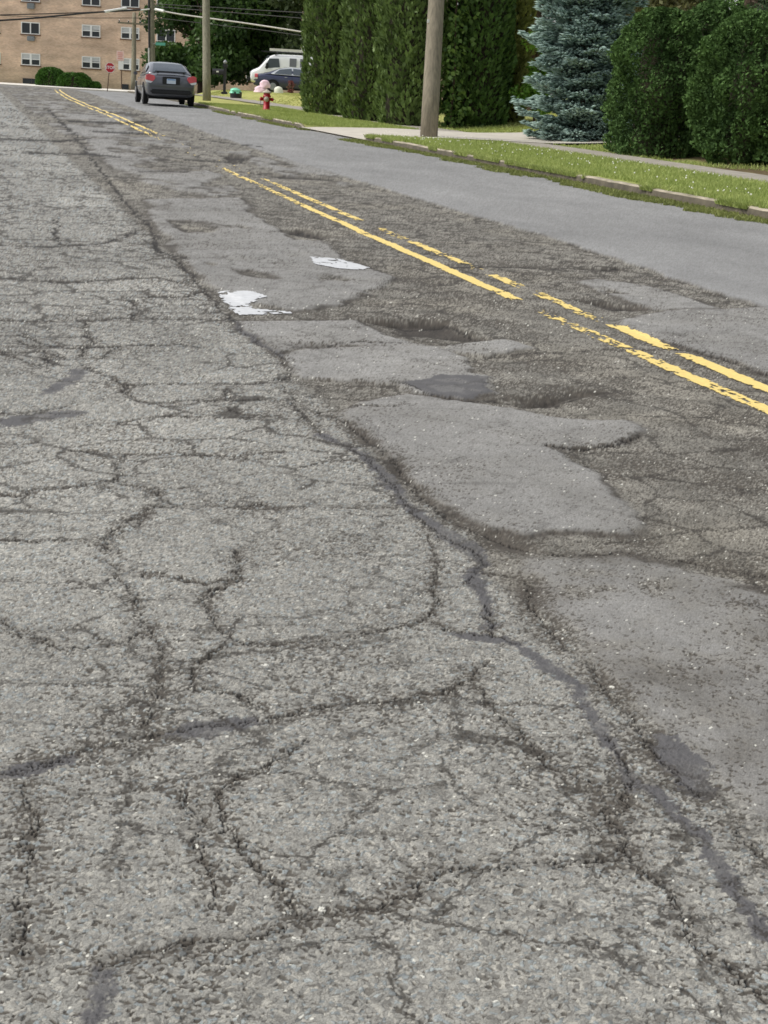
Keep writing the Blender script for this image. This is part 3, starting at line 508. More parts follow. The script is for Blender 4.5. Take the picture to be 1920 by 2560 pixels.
# ------------------------------------------------------------------ foliage
def leaf_cloud(name, P, T, B, sz, asp, m, val, parent=None, fold=.15):
    """rhombic leaves at P with long axis T and cross axis B"""
    n = len(P); T = T/np.linalg.norm(T, axis=1, keepdims=True); B = B-T*(B*T).sum(1, keepdims=True); B = B/np.maximum(np.linalg.norm(B, axis=1, keepdims=True), 1e-6); N = np.cross(T, B)
    s = np.asarray(sz).reshape(-1, 1)*np.ones((n, 1)); a, b = T*s*.5, B*s*asp*.5
    V = np.stack([P-a, P-a*.1+b+N*s*fold*.3, P+a, P-a*.1-b+N*s*fold*.3], 1).reshape(-1, 3)
    return mk(name, V, np.arange(4*n).reshape(n, 4), m, parent, col=np.repeat(np.clip(val, 0, 1), 4))
def rnd(n, k=3, seed=None): return RNG.normal(size=(n, k))
bark = mat('dark_bark', L(84, 70, 58), .95, .3, 8, bump=.6, stretch=(1, 1, .15))
core_mat = mat('core_shade', L(58, 54, 40), 1, .4, 9, bump=.5)  # dark solid filler added inside shrubs, blocks light and stands for inner shade
def core_mesh(name, rfun, h, m, parent, n=20, k=14):
    V = []; F = []
    for j in range(k):
        z = h*j/(k-1)
        for i in range(n): q = 2*math.pi*i/n; a, b = rfun(q, z); V.append((a*math.cos(q), b*math.sin(q), z))
    for j in range(k-1):
        for i in range(n): i2 = (i+1) % n; F.append((j*n+i, j*n+i2, (j+1)*n+i2, (j+1)*n+i))
    F.append(tuple(range((k-1)*n, k*n))); return mk(name, V, F, m, parent, smooth=True)
def column_shrub(name, loc, ra, rb, h, m, label, cat, group, n, kind='cedar', top=.65, sz=.13, seed=1, rz=0.0, low=.85, clump=.16):
    root = empty(name, loc, rz, label, cat, group); r = np.random.default_rng(seed)
    def prof(z): t = z/h; return np.where(t > top, np.sqrt(np.maximum(0.02, 1-((t-top)/(1-top))**2)), 1)*np.interp(t, [0, .08, .25], [low, .97, 1])
    core_mesh('shade_core', lambda q, z: (ra*(.68 if kind == 'cedar' else .5)*float(prof(np.array(z))), rb*(.68 if kind == 'cedar' else .5)*float(prof(np.array(z)))), h*(.94 if kind == 'cedar' else .84), core_mat, root)
    q = r.uniform(0, 2*math.pi, n); z = r.uniform(0, 1, n)**.95*h; p = prof(z)
    k1 = 2.2/(ra+rb); cl = (fbm(q*ra*2.6+seed, z*1.9, seed, 3)-.5)*2 if kind == 'cedar' else (fbm(q*ra*1.5+seed, z*1.5, seed, 4)-.5)*2.6; fine = vn(q*ra*7, z*5.5, seed+3)
    dep = -np.abs(r.normal(0, .07, n))+cl*clump+(fine-.5)*.13
    cq, sq = np.cos(q), np.sin(q); P = np.stack([(ra*p+dep)*cq, (rb*p+dep)*sq, z+.02], 1); out = np.stack([cq, sq, 0*q+.12], 1)
    if kind == 'cedar': T = np.array([0, 0, 1.])*.9+out*.75+rnd(n)*.35; sk = vn(q*9, z*3, seed+7)-.5; T[:, 0] += -sq*sk; T[:, 1] += cq*sk; B = np.stack([-sq, cq, 0*q], 1)+rnd(n)*.55
    else: T = out*.5+rnd(n)*.6+np.array([0, 0, .35]); B = rnd(n)
    val = .35*r.uniform(0, 1, n)+.35*fine+.3*np.clip(cl+.5, 0, 1)
    leaf_cloud('foliage', P, T, B, sz*r.uniform(.6, 1.35, n), .5 if kind == 'cedar' else .62, m, val, root)
    return root
cedar = leaf_mat('cedar_leaf', L(60, 78, 40), L(126, 150, 84), .6, .2); cedar2 = leaf_mat('cedar_leaf_mid', L(50, 74, 34), L(98, 130, 66), .6, .2); cedar3 = leaf_mat('cedar_leaf_pale', L(92, 102, 48), L(164, 168, 98), .6, .25)
yewm = leaf_mat('yew_leaf', L(38, 58, 34), L(98, 128, 70), .75, .15, .12); vine = leaf_mat('vine_leaf', L(66, 96, 42), L(128, 156, 80), .5, .35); bush_m = leaf_mat('box_leaf', L(36, 66, 22), L(86, 130, 46), .5, .2)
def base(u, D):          # point on the ground under photo column u at camera depth D
    p = at(u, 300, D); z = float(lawn_z(p[0], p[1])); return np.array([p[0], p[1], z])
G = 'tall cedar hedge columns'
for u, D, ra, rb, h, m, lab, n, sd_ in (
    (838, 51.5, 1.2, 1.15, 6.2, cedar, 'tall dark cedar column standing farthest along the hedge, beside the sedan and lawn', 15000, 11),
    (935, 46.2, 1.12, 1.1, 6.4, cedar, 'dark cedar column between the far end column and the wooden pole', 13000, 12),
    (1018, 43.5, .98, 1.05, 6.4, cedar, 'dark cedar column just behind the wooden pole', 13000, 13),
    (1186, 44.2, 1.0, .95, 6.2, cedar2, 'rich green cedar column to the right of the wooden pole', 12000, 14),
    (1270, 45.6, .55, .7, 6.0, cedar3, 'slender yellowish cedar column at the driveway end of the hedge', 9000, 15)):
    column_shrub('cedar_column', base(u, D)-np.array([0, 0, .06]), ra, rb, h, m, lab, 'hedge', G, n, 'cedar', sz=.17, seed=sd_)
vb = base(1128, 43.0); vr = empty('climbing_vine', vb, 0, 'bright broad leaved vine climbing the hedge beside the wooden pole', 'vine')
n = 900; r = np.random.default_rng(31); zz = r.uniform(.05, 5.6, n); k = vn(zz*2.4, zz*0, 5) > .25; zz = zz[k]; n = len(zz)
P = np.stack([r.normal(0, .26, n)+.12*np.sin(zz*2), r.normal(0, .14, n), zz], 1); leaf_cloud('foliage', P, rnd(n)*.5+np.array([.3, -.5, -.5]), rnd(n), r.uniform(.09, .19, n), .8, vine, r.uniform(0, 1, n), vr)
MB().tube([(0, .1, -.1), (.05, .12, 1.5), (-.05, .1, 3), (.08, .1, 5.5)], [.03, .028, .022, .01], 6).build('stem', bark, vr)
# yews at the near right
GY = 'clipped yews beside the sidewalk'
column_shrub('yew_bush', base(1642, 30.5)-np.array([0, 0, .1]), .94, 1.0, 2.9, yewm, 'clipped dark yew bush next to the blue spruce', 'bush', GY, 26000, 'yew', .45, .075, 21, low=.86, clump=.42)
column_shrub('yew_bush', base(1900, 28.4)-np.array([0, 0, .1]), 1.25, 1.05, 2.75, yewm, 'wide dark yew bush at the picture edge overhanging bare soil', 'bush', GY, 30000, 'yew', .4, .075, 22, low=.66, clump=.45)
column_shrub('yew_bush', base(2010, 27.5), .8, .8, 2.2, yewm, 'yew bush mostly outside the picture edge beyond the wide yew', 'bush', GY, 9000, 'yew', .4, .09, 24, clump=.28)
column_shrub('yew_bush', base(1765, 31.6), 1.0, .9, 2.95, yewm, 'olive topped yew bush behind the gap between the two front yews', 'bush', GY, 18000, 'yew', .4, .08, 23, clump=.42)
# blue spruce
sp = leaf_mat('spruce_needles', L(86, 110, 106), L(182, 206, 194), .7, .1, .15)
def spruce(loc, h, r0, seed):
    root = empty('blue_spruce', loc, 0, 'blue green spruce tree with layered boughs between hedge and yews', 'tree'); r = np.random.default_rng(seed); Vs, Fs, vals = [], [], []; bm_ = MB(); nv = 0
    bm_.tube([(0, 0, -.1), (0, 0, h*.5), (0, 0, h)], [.13, .08, .02], 10)
    z = .1; P0, T0, S0, V0 = [], [], [], []
    while z < h-.1:
        R = r0*(1-z/h)**.72*(.9 if z < .6 else 1); nb = max(6, int(8*R/r0)+4); ph = r.uniform(0, 6.28)
        for b in range(nb):
            q = ph+2*math.pi*b/nb+r.normal(0, .16); Lb = R*r.uniform(.62, 1.15)*(1+.12*math.sin(q*2+z*1.7)*math.sin(z*2.3+q)); up = r.uniform(-.22, .12); d = np.array([math.cos(q), math.sin(q), up]); side = np.array([-math.sin(q), math.cos(q), 0])
            pts = [np.array([0, 0, z])+d*Lb*t+np.array([0, 0, .16*Lb*t*t]) for t in (0, .4, .75, 1)]; bm_.tube(pts, [.022, .016, .01, .005], 5, False); bv = r.uniform(-.15, .15)
            ns = int(95*Lb)+14
            for k in range(ns):
                t = r.uniform(.06, 1)**.75; wdt = .5*Lb*(1.1-t)**.8*min(1, t*2.2)+.05; s_ = r.uniform(-1, 1)
                p = np.array([0, 0, z])+d*Lb*t+np.array([0, 0, .16*Lb*t*t+r.normal(0, .035)])+side*s_*wdt; dr = d*(.8)+side*s_*.8+np.array([0, 0, .12+r.normal(0, .12)])
                P0.append(p); T0.append(nrm(dr)); S0.append(r.uniform(.13, .25)); V0.append(.5+bv+r.normal(0, .16)+.2*(t-.6))
        z += r.uniform(.15, .23)
    P0, T0, S0, V0 = map(np.array, (P0, T0, S0, V0)); n = len(P0); a = np.tile([0, 0, 1.], (n, 1)); B = np.cross(T0, a); B /= np.linalg.norm(B, axis=1, keepdims=True); N = np.cross(B, T0); s = S0[:, None]
    V = np.stack([P0-T0*s*.5, P0+B*s*.19, P0+N*s*.14, P0-B*s*.19, P0-N*s*.10, P0+T0*s*.55], 1).reshape(-1, 3); o = (np.arange(n)*6)[:, None, None]
    F = (np.array([[0, 2, 1], [0, 3, 2], [0, 4, 3], [0, 1, 4], [5, 1, 2], [5, 2, 3], [5, 3, 4], [5, 4, 1]])[None]+o).reshape(-1, 3)
    mk('foliage', V, F, sp, root, col=np.repeat(np.clip(V0, 0, 1), 6)); bm_.build('trunk', bark, root)
spruce(base(1458, 36.2)-np.array([0, 0, .05]), 9.4, 1.66, 41)
# loose trees and bushes behind
def tree(name, loc, h, cr, ch, trunk_r, m, label, cat, group, n, sz, seed, blobs=26, clear=.25, tilt=(0, 0), lmat=None):
    root = empty(name, loc, 0, label, cat, group); r = np.random.default_rng(seed); mb = MB(); top = np.array([tilt[0], tilt[1], h*.8])
    mb.tube([(0, 0, -.2), top*.35, top*.7, top], [trunk_r, trunk_r*.8, trunk_r*.5, trunk_r*.15], 9); C = []
    for k in range(blobs):
        z = h*(clear+(1-clear)*r.uniform(.02, .96)); t = (z/h-clear)/(1-clear); q = r.uniform(0, 6.28); R = cr*math.sqrt(max(.05, 1-(2*t-.85)**2/1.5))*r.uniform(.25, .95)
        c = np.array([R*math.cos(q)+tilt[0]*t, R*math.sin(q)+tilt[1]*t, z]); C.append(c); st = top*min(.95, max(.2, z/h-.12)); mb.tube([st, (st+c)/2+np.array([0, 0, .1*R]), c], [trunk_r*.3, trunk_r*.2, trunk_r*.06], 5, False)
    mb.build('trunk', bark, root); C = np.array(C); ci = r.integers(0, len(C), n); br = ch*r.uniform(.6, 1.2, len(C)); d = rnd(n); d /= np.linalg.norm(d, axis=1, keepdims=True)
    P = C[ci]+d*(br[ci]*r.uniform(.35, 1.05, n)**.6)[:, None]*np.array([1, 1, .72]); P[:, 2] = np.maximum(P[:, 2], .05)
    val = .5*r.uniform(0, 1, n)+.5*r.uniform(0, 1, len(C))[ci]
    leaf_cloud('crown', P, rnd(n)+d*.4, rnd(n), sz*r.uniform(.6, 1.4, n), .62, m, val, root); return root
dk_leaf = leaf_mat('maple_leaf', L(38, 62, 30), L(92, 122, 58), .5, .3); mid_leaf = leaf_mat('wood_leaf', L(42, 56, 34), L(92, 108, 66), .5, .25); brown_leaf = leaf_mat('copper_leaf', L(78, 66, 44), L(120, 124, 76), .5, .25); bright = leaf_mat('bright_leaf', L(70, 112, 36), L(142, 184, 70), .5, .35); pine_m = leaf_mat('pine_needles', L(34, 50, 34), L(78, 102, 66), .6, .15)
def fz(u, D):
    p = at(u, 220, D); return np.array([p[0], p[1], max(float(lawn_z(p[0], p[1])), ZF)]) if D < 118 else np.array([p[0], p[1], ZF+.1])
GT = 'leafy trees shading the brick apartments'
tree('maple_tree', fz(500, 118), 12, 4.3, 1.7, .22, dk_leaf, 'broad green maple hanging over the wall behind the second wooden pole', 'tree', GT, 30000, .36, 51, 46, .1)
tree('maple_tree', fz(650, 121), 13, 4.2, 1.8, .24, dk_leaf, 'dense dark maple rising above the white van', 'tree', GT, 28000, .38, 52, 46, .18)
tree('maple_tree', fz(800, 116), 12, 4, 1.8, .24, mid_leaf, 'shadowy tree seen between the van roof and the cedar hedge', 'tree', GT, 18000, .4, 53, 40, .12)
GB = 'trees growing in the yard behind the hedge'
for u, D, h, cr, ch, n, m, lab, sd_, cl in ((1330, 58, 11, 2.4, 1.1, 22000, pine_m, 'dark evergreen with bare trunk behind the pale cedar column', 61, .22),
    (1480, 60, 11, 3, 1.4, 24000, mid_leaf, 'dull green tree directly behind the blue spruce', 62, .04), (1640, 47, 5.2, 1.6, 1.0, 16000, brown_leaf, 'copper tinged small tree above the yew next to the spruce', 63, .1),
    (1730, 62, 12, 3.4, 1.5, 26000, mid_leaf, 'tall dull green tree above the gap between the yews', 64, .04), (1990, 66, 12, 3.2, 1.5, 24000, mid_leaf, 'tall green tree at the picture edge behind the white house', 65, .1), (1150, 62, 11, 2.8, 1.4, 16000, pine_m, 'dark tree directly behind the cedar hedge', 66, .05)):
    tree('yard_tree', fz(u, D), h, cr, ch, .17, m, lab, 'tree', GB, n, .2, sd_, 40, cl)
tree('bright_shrub', base(1335, 44), 2.4, .5, .4, .04, bright, 'bright green shrub glowing in the gap beside the spruce', 'shrub', None, 1800, .13, 71, 14, .1)
tree('bright_shrub', base(1880, 29.2)+np.array([0, -.9, 0]), .75, .3, .2, .02, bright, 'small light green seedling shrub under the wide yew', 'shrub', None, 500, .09, 72, 9, .1)
def pine(loc, seed):
    root = empty('pine_tree', loc, 0, 'tall pine whose dark drooping boughs hang above the yews', 'tree'); r = np.random.default_rng(seed); mb = MB(); mb.tube([(0, 0, -.2), (0, 0, 5), (.1, 0, 11)], [.2, .16, .05], 10); bb = mb; P, T = [], []
    for k in range(80):
        z = r.uniform(2.7, 10.5); q = r.uniform(0, 6.28); Lb = r.uniform(1.2, 2.6)*(1.15-z/13); d = np.array([math.cos(q), math.sin(q), r.uniform(-.05, .2)])
        f = lambda t: np.array([0, 0, z])+d*Lb*t-np.array([0, 0, .28*Lb*t*t]); bb.tube([f(0), f(.5), f(1)], [.035, .022, .008], 5, False)
        for t in np.linspace(.3, 1, 13):
            c = f(t)+r.normal(0, .09, 3)
            for j in range(15): P.append(c+r.normal(0, .09, 3)); T.append(d*.6+r.normal(0, .6, 3)+np.array([0, 0, .1]))
    P = np.array(P); T = np.array(T); leaf_cloud('foliage', P, T, rnd(len(P)), r.uniform(.16, .3, len(P)), .13, pine_m, r.uniform(0, 1, len(P)), root, 0); bb.build('trunk', bark, root)
pine(fz(1852, 40), 81)
# rounded hedge by the apartments: two clipped mounds and a small one
def mound(u0, u1, D, h, m, label, group, seed, n, dz=0.0):
    c = fz((u0+u1)/2, D); ra = (u1-u0)/2*D/PF; root = empty('round_bush', c, math.atan2(RIGHT[1], RIGHT[0]), label, 'bush', group); r = np.random.default_rng(seed)
    d = rnd(n); d /= np.linalg.norm(d, axis=1, keepdims=True); d[:, 2] = np.abs(d[:, 2]); e = np.sign(d)*np.abs(d)**.62; lump = 1+.10*(fbm(d[:, 0]*4+seed, d[:, 2]*4+d[:, 1]*2, seed, 3)-.5)-np.abs(r.normal(0, .04, n))
    P = e*np.array([ra, .8, h])*lump[:, None]/np.maximum(np.linalg.norm(e, axis=1, keepdims=True)**.35, .5); P[:, 2] = np.minimum(P[:, 2], h*1.05)
    V = MB(); k = 14; V.lathe([(.82*math.cos(a)**.6, .8*math.sin(a)) for a in np.linspace(0, 1.45, 8)], 18); cm = V.build('shade_core', core_mat, root); cm.scale = (ra, .75, h)  # added dark core, stands in for the shade between the leaves
    leaf_cloud('foliage', P, d*.4+rnd(n)*.6, rnd(n), .15*r.uniform(.6, 1.3, n), .65, bush_m, .6*r.uniform(0, 1, n)+.4*vn(d[:, 0]*5, d[:, 1]*5, seed), root)
GR = 'rounded bushes along the apartment wall'
mound(88, 168, 129, 1.55, bush_m, 'tallest rounded green bush under the left windows of the apartments', GR, 91, 7000); mound(140, 232, 128.5, 1.25, bush_m, 'middle rounded green bush sloping toward the stop sign', GR, 92, 7000); mound(222, 252, 129, .6, bush_m, 'lowest small dark bush at the end of the rounded row', GR, 93, 1800)

# ------------------------------------------------------------------ apartment building
def brick_mat(name, c1, c2, mortar, bw=.2, bh=.067):
    m = bpy.data.materials.new(name); m.use_nodes = True; t = m.node_tree; p = t.nodes['Principled BSDF']; p.inputs['Roughness'].default_value = .9; p.inputs['Specular IOR Level'].default_value = .2
    tc = t.nodes.new('ShaderNodeTexCoord'); b = t.nodes.new('ShaderNodeTexBrick'); b.inputs['Scale'].default_value = 1; b.inputs['Brick Width'].default_value = bw; b.inputs['Row Height'].default_value = bh; b.inputs['Mortar Size'].default_value = .008
    b.inputs['Color1'].default_value = (*c1, 1); b.inputs['Color2'].default_value = (*c2, 1); b.inputs['Mortar'].default_value = (*mortar, 1)
    mp = t.nodes.new('ShaderNodeMapping'); mp.inputs['Rotation'].default_value = (-math.pi/2, 0, 0); t.links.new(tc.outputs['Object'], mp.inputs[0]); t.links.new(mp.outputs[0], b.inputs['Vector'])
    nz = t.nodes.new('ShaderNodeTexNoise'); nz.inputs['Scale'].default_value = .8; nz.inputs['Detail'].default_value = 8; m2 = t.nodes.new('ShaderNodeMapping'); m2.inputs['Scale'].default_value = (.5, 1, 1.6); t.links.new(tc.outputs['Object'], m2.inputs[0]); t.links.new(m2.outputs[0], nz.inputs['Vector'])
    mr = t.nodes.new('ShaderNodeMapRange'); mr.inputs['From Min'].default_value = .3; mr.inputs['From Max'].default_value = .72; mr.inputs['To Min'].default_value = .74; mr.inputs['To Max'].default_value = 1.28
    sc = t.nodes.new('ShaderNodeVectorMath'); sc.operation = 'SCALE'; t.links.new(nz.outputs[0], mr.inputs[0]); t.links.new(b.outputs['Color'], sc.inputs[0]); t.links.new(mr.outputs[0], sc.inputs['Scale']); t.links.new(sc.outputs[0], p.inputs['Base Color']); return m
brick = brick_mat('tan_brick', L(224, 194, 166), L(200, 168, 140), L(220, 202, 182))
frame_m = mat('white_frame', L(235, 235, 230), .5, .03, 3); glass_d = mat('dark_glass', L(46, 50, 56), .12, .15, 1.2, spec=.6); curtain_m = mat('pale_blind', L(196, 198, 196), .8, .08, 2); sill_m = mat('brick_sill', L(112, 86, 66), .9, .2, 6)
RZ = math.atan2(RIGHT[1], RIGHT[0])
def fpx(u, v):        # photo pixel -> (along, height) on the front plane, relative to the building root
    d = RM @ pray(u, v); o = np.array([0, 0, EYE]); k = np.dot(FO-o, BACK)/np.dot(d, BACK); p = o+d*k; return float(np.dot(p-FO, RIGHT)), float(p[2]-ZF)
apt = empty('apartment_building', (FO[0], FO[1], ZF), RZ, 'tan brick apartment block with white double windows across the street', 'building')
wb = MB(); wb.box((8, 5.5, 4.6), (62, 11, 9.6)); wb.build('wall', brick, apt)
rb_ = MB(); rb_.box((8, 5.5, 9.55), (62.6, 11.6, .3)); rb_.build('roof', mat('roof_edge', L(90, 80, 72), .9), apt)
def window(u0, u1, v0, v1, style):
    a0, z1 = fpx(u0, v0); a1, z0 = fpx(u1, v1); w_ = a1-a0; h = z1-z0; c = (a0+a1)/2; zc = (z0+z1)/2; f = MB(); t = .075; md = .17 if style != 'slide' else .1
    for x, ww in ((a0+t/2, t), (a1-t/2, t), (c, md)): f.box((x, -.02, zc), (ww, .12, h))
    for z in (z0+t/2, z1-t/2):
        for s in (-1, 1): f.box((c+s*(w_/4+md/4-t/2), -.02, z), (w_/2-t-md/2, .116, t))
    if style == 'double':
        for s in (-1, 1): f.box((c+s*(w_/4+md/4-t/2), -.02, zc+.02), (w_/2-t-md/2, .1, .07))
    fo = f.build('window', frame_m, apt); p = MB(); p.box((c, .01, zc), (w_-.04, .05, h-.04)); p.build('pane', glass_d, fo)
    if style == 'double':
        for s, kk in ((-1, .42), (1, .42)): b = MB(); hb = (h/2-t)*random.uniform(.75, 1); b.box((c+s*(w_/4+md/4-t/2), -.02, z1-t-hb/2), (w_/2-t-md/2-.01, .012, hb)); b.build('blind', curtain_m, fo)
    s_ = MB(); s_.box((c, -.05, z0-.05), (w_+.16, .12, .09)); s_.build('sill', sill_m, fo)
for a in ((53, 100, -24, 6, 'slide'), (205, 251, -18, 16, 'slide'), (303, 348.5, -14, 20, 'slide'), (53, 100, 54, 87, 'slide'), (205, 251, 61, 94.5, 'double'), (303, 348.5, 67, 99.5, 'double'), (53.5, 101, 132, 165, 'double'), (205, 251, 140, 172.5, 'double'), (303, 348.5, 144.5, 177, 'double'),
          (-46, 1.5, 128, 160, 'double'), (-46, 0, 49, 82, 'double'), (-190, -143, 45, 78, 'double'), (-190, -143, 123, 156, 'double'), (392, 438, 72, 106, 'slide'), (398, 442, 150, 182, 'double'), (560, 580, 158, 182, 'slide'), (560, 606, 82, 115, 'slide'), (392, 438, -8, 26, 'slide'), (616, 626, 162, 205, 'plain'), (671, 684, 86, 122, 'plain')): window(*a)
ac_m = mat('air_conditioner', L(134, 140, 142), .6, .08, 20)
for u0, u1, v0, v1 in ((70, 88, 90, 103), (70, 87.5, 8, 23), (412, 432, 109, 123)):
    a0, z1 = fpx(u0, v0); a1, z0 = fpx(u1, v1); m_ = MB(); m_.box(((a0+a1)/2, -.22, (z0+z1)/2), (a1-a0, .42, z1-z0), bev=.03)
    for k in range(5): m_.box(((a0+a1)/2, -.435, z0+(z1-z0)*(k+.7)/5.4), ((a1-a0)*.86, .02, .03))
    m_.build('air_conditioner', ac_m, apt)
for u0, u1 in ((57, 79), (79.5, 92), (305, 322)):
    a0, z1 = fpx(u0, 200+(.06*u0 if u0 < 200 else 14)); a1, _ = fpx(u1, 203); m_ = MB(); m_.box(((a0+a1)/2, -.02, .35), (a1-a0, .08, .44)); m_.build('basement_window', glass_d, apt)
for u, v in ((492, 153), (458, 158)):
    a0, z0 = fpx(u, v); m_ = MB(); m_.lathe([(.05, -.22), (.1, -.18), (.12, .1), (.05, .2), (.02, .26)], 10, (a0, -.2, z0)).box((a0, -.08, z0+.1), (.06, .2, .05)); m_.build('wall_lantern', frame_m, apt)
# house with white siding glimpsed at the far right, porch beyond the hedge
siding = mat('white_siding', L(232, 234, 236), .6, .04, 3)
hr = fz(1950, 62); hs_ = empty('white_house', hr, RZ, 'white sided house glimpsed through the trees at the picture edge', 'house'); m_ = MB()
for k in range(30): m_.box((1.0, 0, .1+k*.15), (4.0, 6-.0, .148)); m_.box((1.0, -3.012, .05+k*.15), (4.0, .03, .03))
m_.build('wall', siding, hs_); m_ = MB(); m_.prism([(-3.4, 4.55), (3.4, 4.55), (0, 6.2)], 0, -1.3, 3.3); m_.build('roof', mat('grey_shingle', L(104, 102, 100), .9), hs_)
pr = base(766, 78); ph = empty('porch', pr, RZ, 'pale porch post with white eave at the end of the cedar hedge', 'porch'); m_ = MB(); m_.box((0, 0, .62), (.22, .22, 1.25), bev=.02); m_.box((0, 0, 1.27), (.3, .3, .08), bev=.02); m_.box((0, 0, .06), (.3, .3, .12), bev=.02); m_.build('post', mat('pale_post', L(186, 192, 180), .7, .1, 5), ph)
m_ = MB(); m_.prism([(-.2, 2.1), (.2, 2.1), (.2, 2.26), (-.2, 2.36)], 0, -.4, 3.0); m_.build('eave', siding, ph); m_ = MB(); m_.box((2.6, .0, 1.05), (.2, .2, 2.1), bev=.02); m_.build('post', siding, ph)

# ------------------------------------------------------------------ poles, cables, signs
def wood(name, c, seed): return mat(name, c, .92, .28, 7, bump=.5, stretch=(3, 3, .12))
poleA = wood('weathered_pole_wood', L(132, 124, 108), 1); poleB = wood('grey_pole_wood', L(136, 132, 114), 2)
GP = 'wooden utility poles along the street'
def pole(ub, vb, D, wid, ut, vt, h, m, label, zmin=None):
    b = at(ub, vb, D); t = at(ut, vt, D); d = nrm(t-b); b = b-d*.15; root = empty('utility_pole', b, 0, label, 'pole', GP); q = [d*k*h/8 for k in range(9)]
    MB().tube(q, [wid/2*(1-.035*k) for k in range(9)], 18).build('shaft', m, root, smooth=True)
    x = MB(); x.box(d*(h-.8)+np.array([0, -wid/2-.05, 0]), (2.4, .1, .12)); x.build('crossarm', m, root)
    for s in (-1, -.4, .4, 1): i = MB(); i.lathe([(.03, 0), (.05, .04), (.035, .08), (.05, .12), (.02, .16)], 10, tuple(d*(h-.74)+np.array([s*1.1, -wid/2-.05, 0]))); i.build('insulator', glass_d, root)
    return root, d, b
p1, d1, b1 = pole(1072, 342, 34.3, .40, 1091, 0, 9.5, poleA, 'thick weathered wooden utility pole between driveway and grass verge')
off = d1*2.75+np.array([-.185, -.08, 0]); MB().box(off, (.05, .02, .07)).build('tag', frame_m, p1)
p2, d2, b2 = pole(517, 244, 65, .355, 515, 0, 9.5, poleB, 'slimmer wooden utility pole on the verge just past the grey car')
p3, d3, b3 = pole(382, 226, 92, .36, 379, 0, 9.5, wood('dark_pole_wood', L(116, 112, 94), 3), 'wooden utility pole carrying the cables and teal street sign')
cg = MB(); cg.tube([d3*2.7+np.array([-.2, -.12, 0]), d3*5.2+np.array([-.19, -.1, 0]), d3*9+np.array([-.16, -.1, 0])], .05, 8); cg.build('riser_cable', mat('black_rubber', L(36, 36, 36), .7), p3)
cg = MB(); cg.tube([d3*.2+np.array([-.23, -.13, 0]), d3*2.7+np.array([-.22, -.12, 0])], .05, 8); cg.build('riser_guard', mat('grey_conduit', L(176, 176, 170), .6), p3)
p4, d4, b4 = pole(334, 217, 112, .40, 335.5, 40, 5.6, wood('pale_pole_wood', L(132, 126, 106), 4), 'pale wooden utility pole at the corner behind the white signs')
cab = mat('black_cable', L(42, 40, 40), .6); slv = mat('white_sleeve', L(236, 236, 232), .45)
def cable(pts, r, label, m=cab, name='cable', group='overhead cables', D2=None):
    P = [at(u, v, D) for u, v, D in pts]; n = 24; ts_ = np.linspace(0, 1, n); tk = np.linspace(0, 1, len(P)); Q = np.stack([np.interp(ts_, tk, [p[i] for p in P]) for i in range(3)], 1)
    for k in range(2): Q[1:-1] = (Q[:-2]+2*Q[1:-1]+Q[2:])/4
    return tag(MB().tube(list(Q), r, 7).build(name, m, smooth=True), label, name.replace('_', ' '), group)
cable([(376, 24, 91.8), (245, 30, 90), (170, 37, 88), (80, 46, 86), (-60, 55, 84)], .05, 'thick sagging black cable bundle crossing the left of the brick front')
cable([(376, 22, 91.8), (240, 30, 90), (120, 34.5, 88), (-60, 38.5, 84)], .028, 'thin black cable just above the thick bundle')
cable([(376, 45, 91.8), (300, 45, 91), (180, 45, 90), (90, 42, 88), (-60, 36, 84)], .016, 'thin dark wire dipping behind the thick cable bundle')
cable([(386, 24, 91.8), (450, 36, 91), (508, 44, 90), (600, 56, 88), (700, 71, 86), (830, 92, 84)], .045, 'pale grey cable falling toward the cedar hedge', mat('pale_cable', L(176, 172, 164), .5))
cable([(386, 10, 91.8), (530, 18, 90), (640, 25, 88), (830, 36, 84)], .022, 'upper dark wire running from the cable pole to the hedge'); cable([(386, 16, 91.8), (530, 28, 90), (640, 36, 88), (830, 52, 84)], .022, 'middle dark wire running from the cable pole to the hedge')
cable([(386, 44, 91.8), (530, 61, 90), (640, 73, 88), (830, 100, 84)], .018, 'lowest dark wire running from the cable pole to the hedge')
cable([(261, 29.5, 90.2), (288, 25, 90.6), (316, 20.5, 91)], .085, 'long white insulating sleeve on the cable left of the pole', slv, 'cable_sleeve', 'white cable sleeves'); cable([(389, 23.5, 91.7), (410, 28, 91.4)], .085, 'short white insulating sleeve on the cable right of the pole', slv, 'cable_sleeve', 'white cable sleeves')
cable([(316, 24, 91.1), (345, 26, 91.4), (374, 23, 91.6)], .04, 'pale splice cable joining the long sleeve to the pole', slv, 'cable_splice', None)
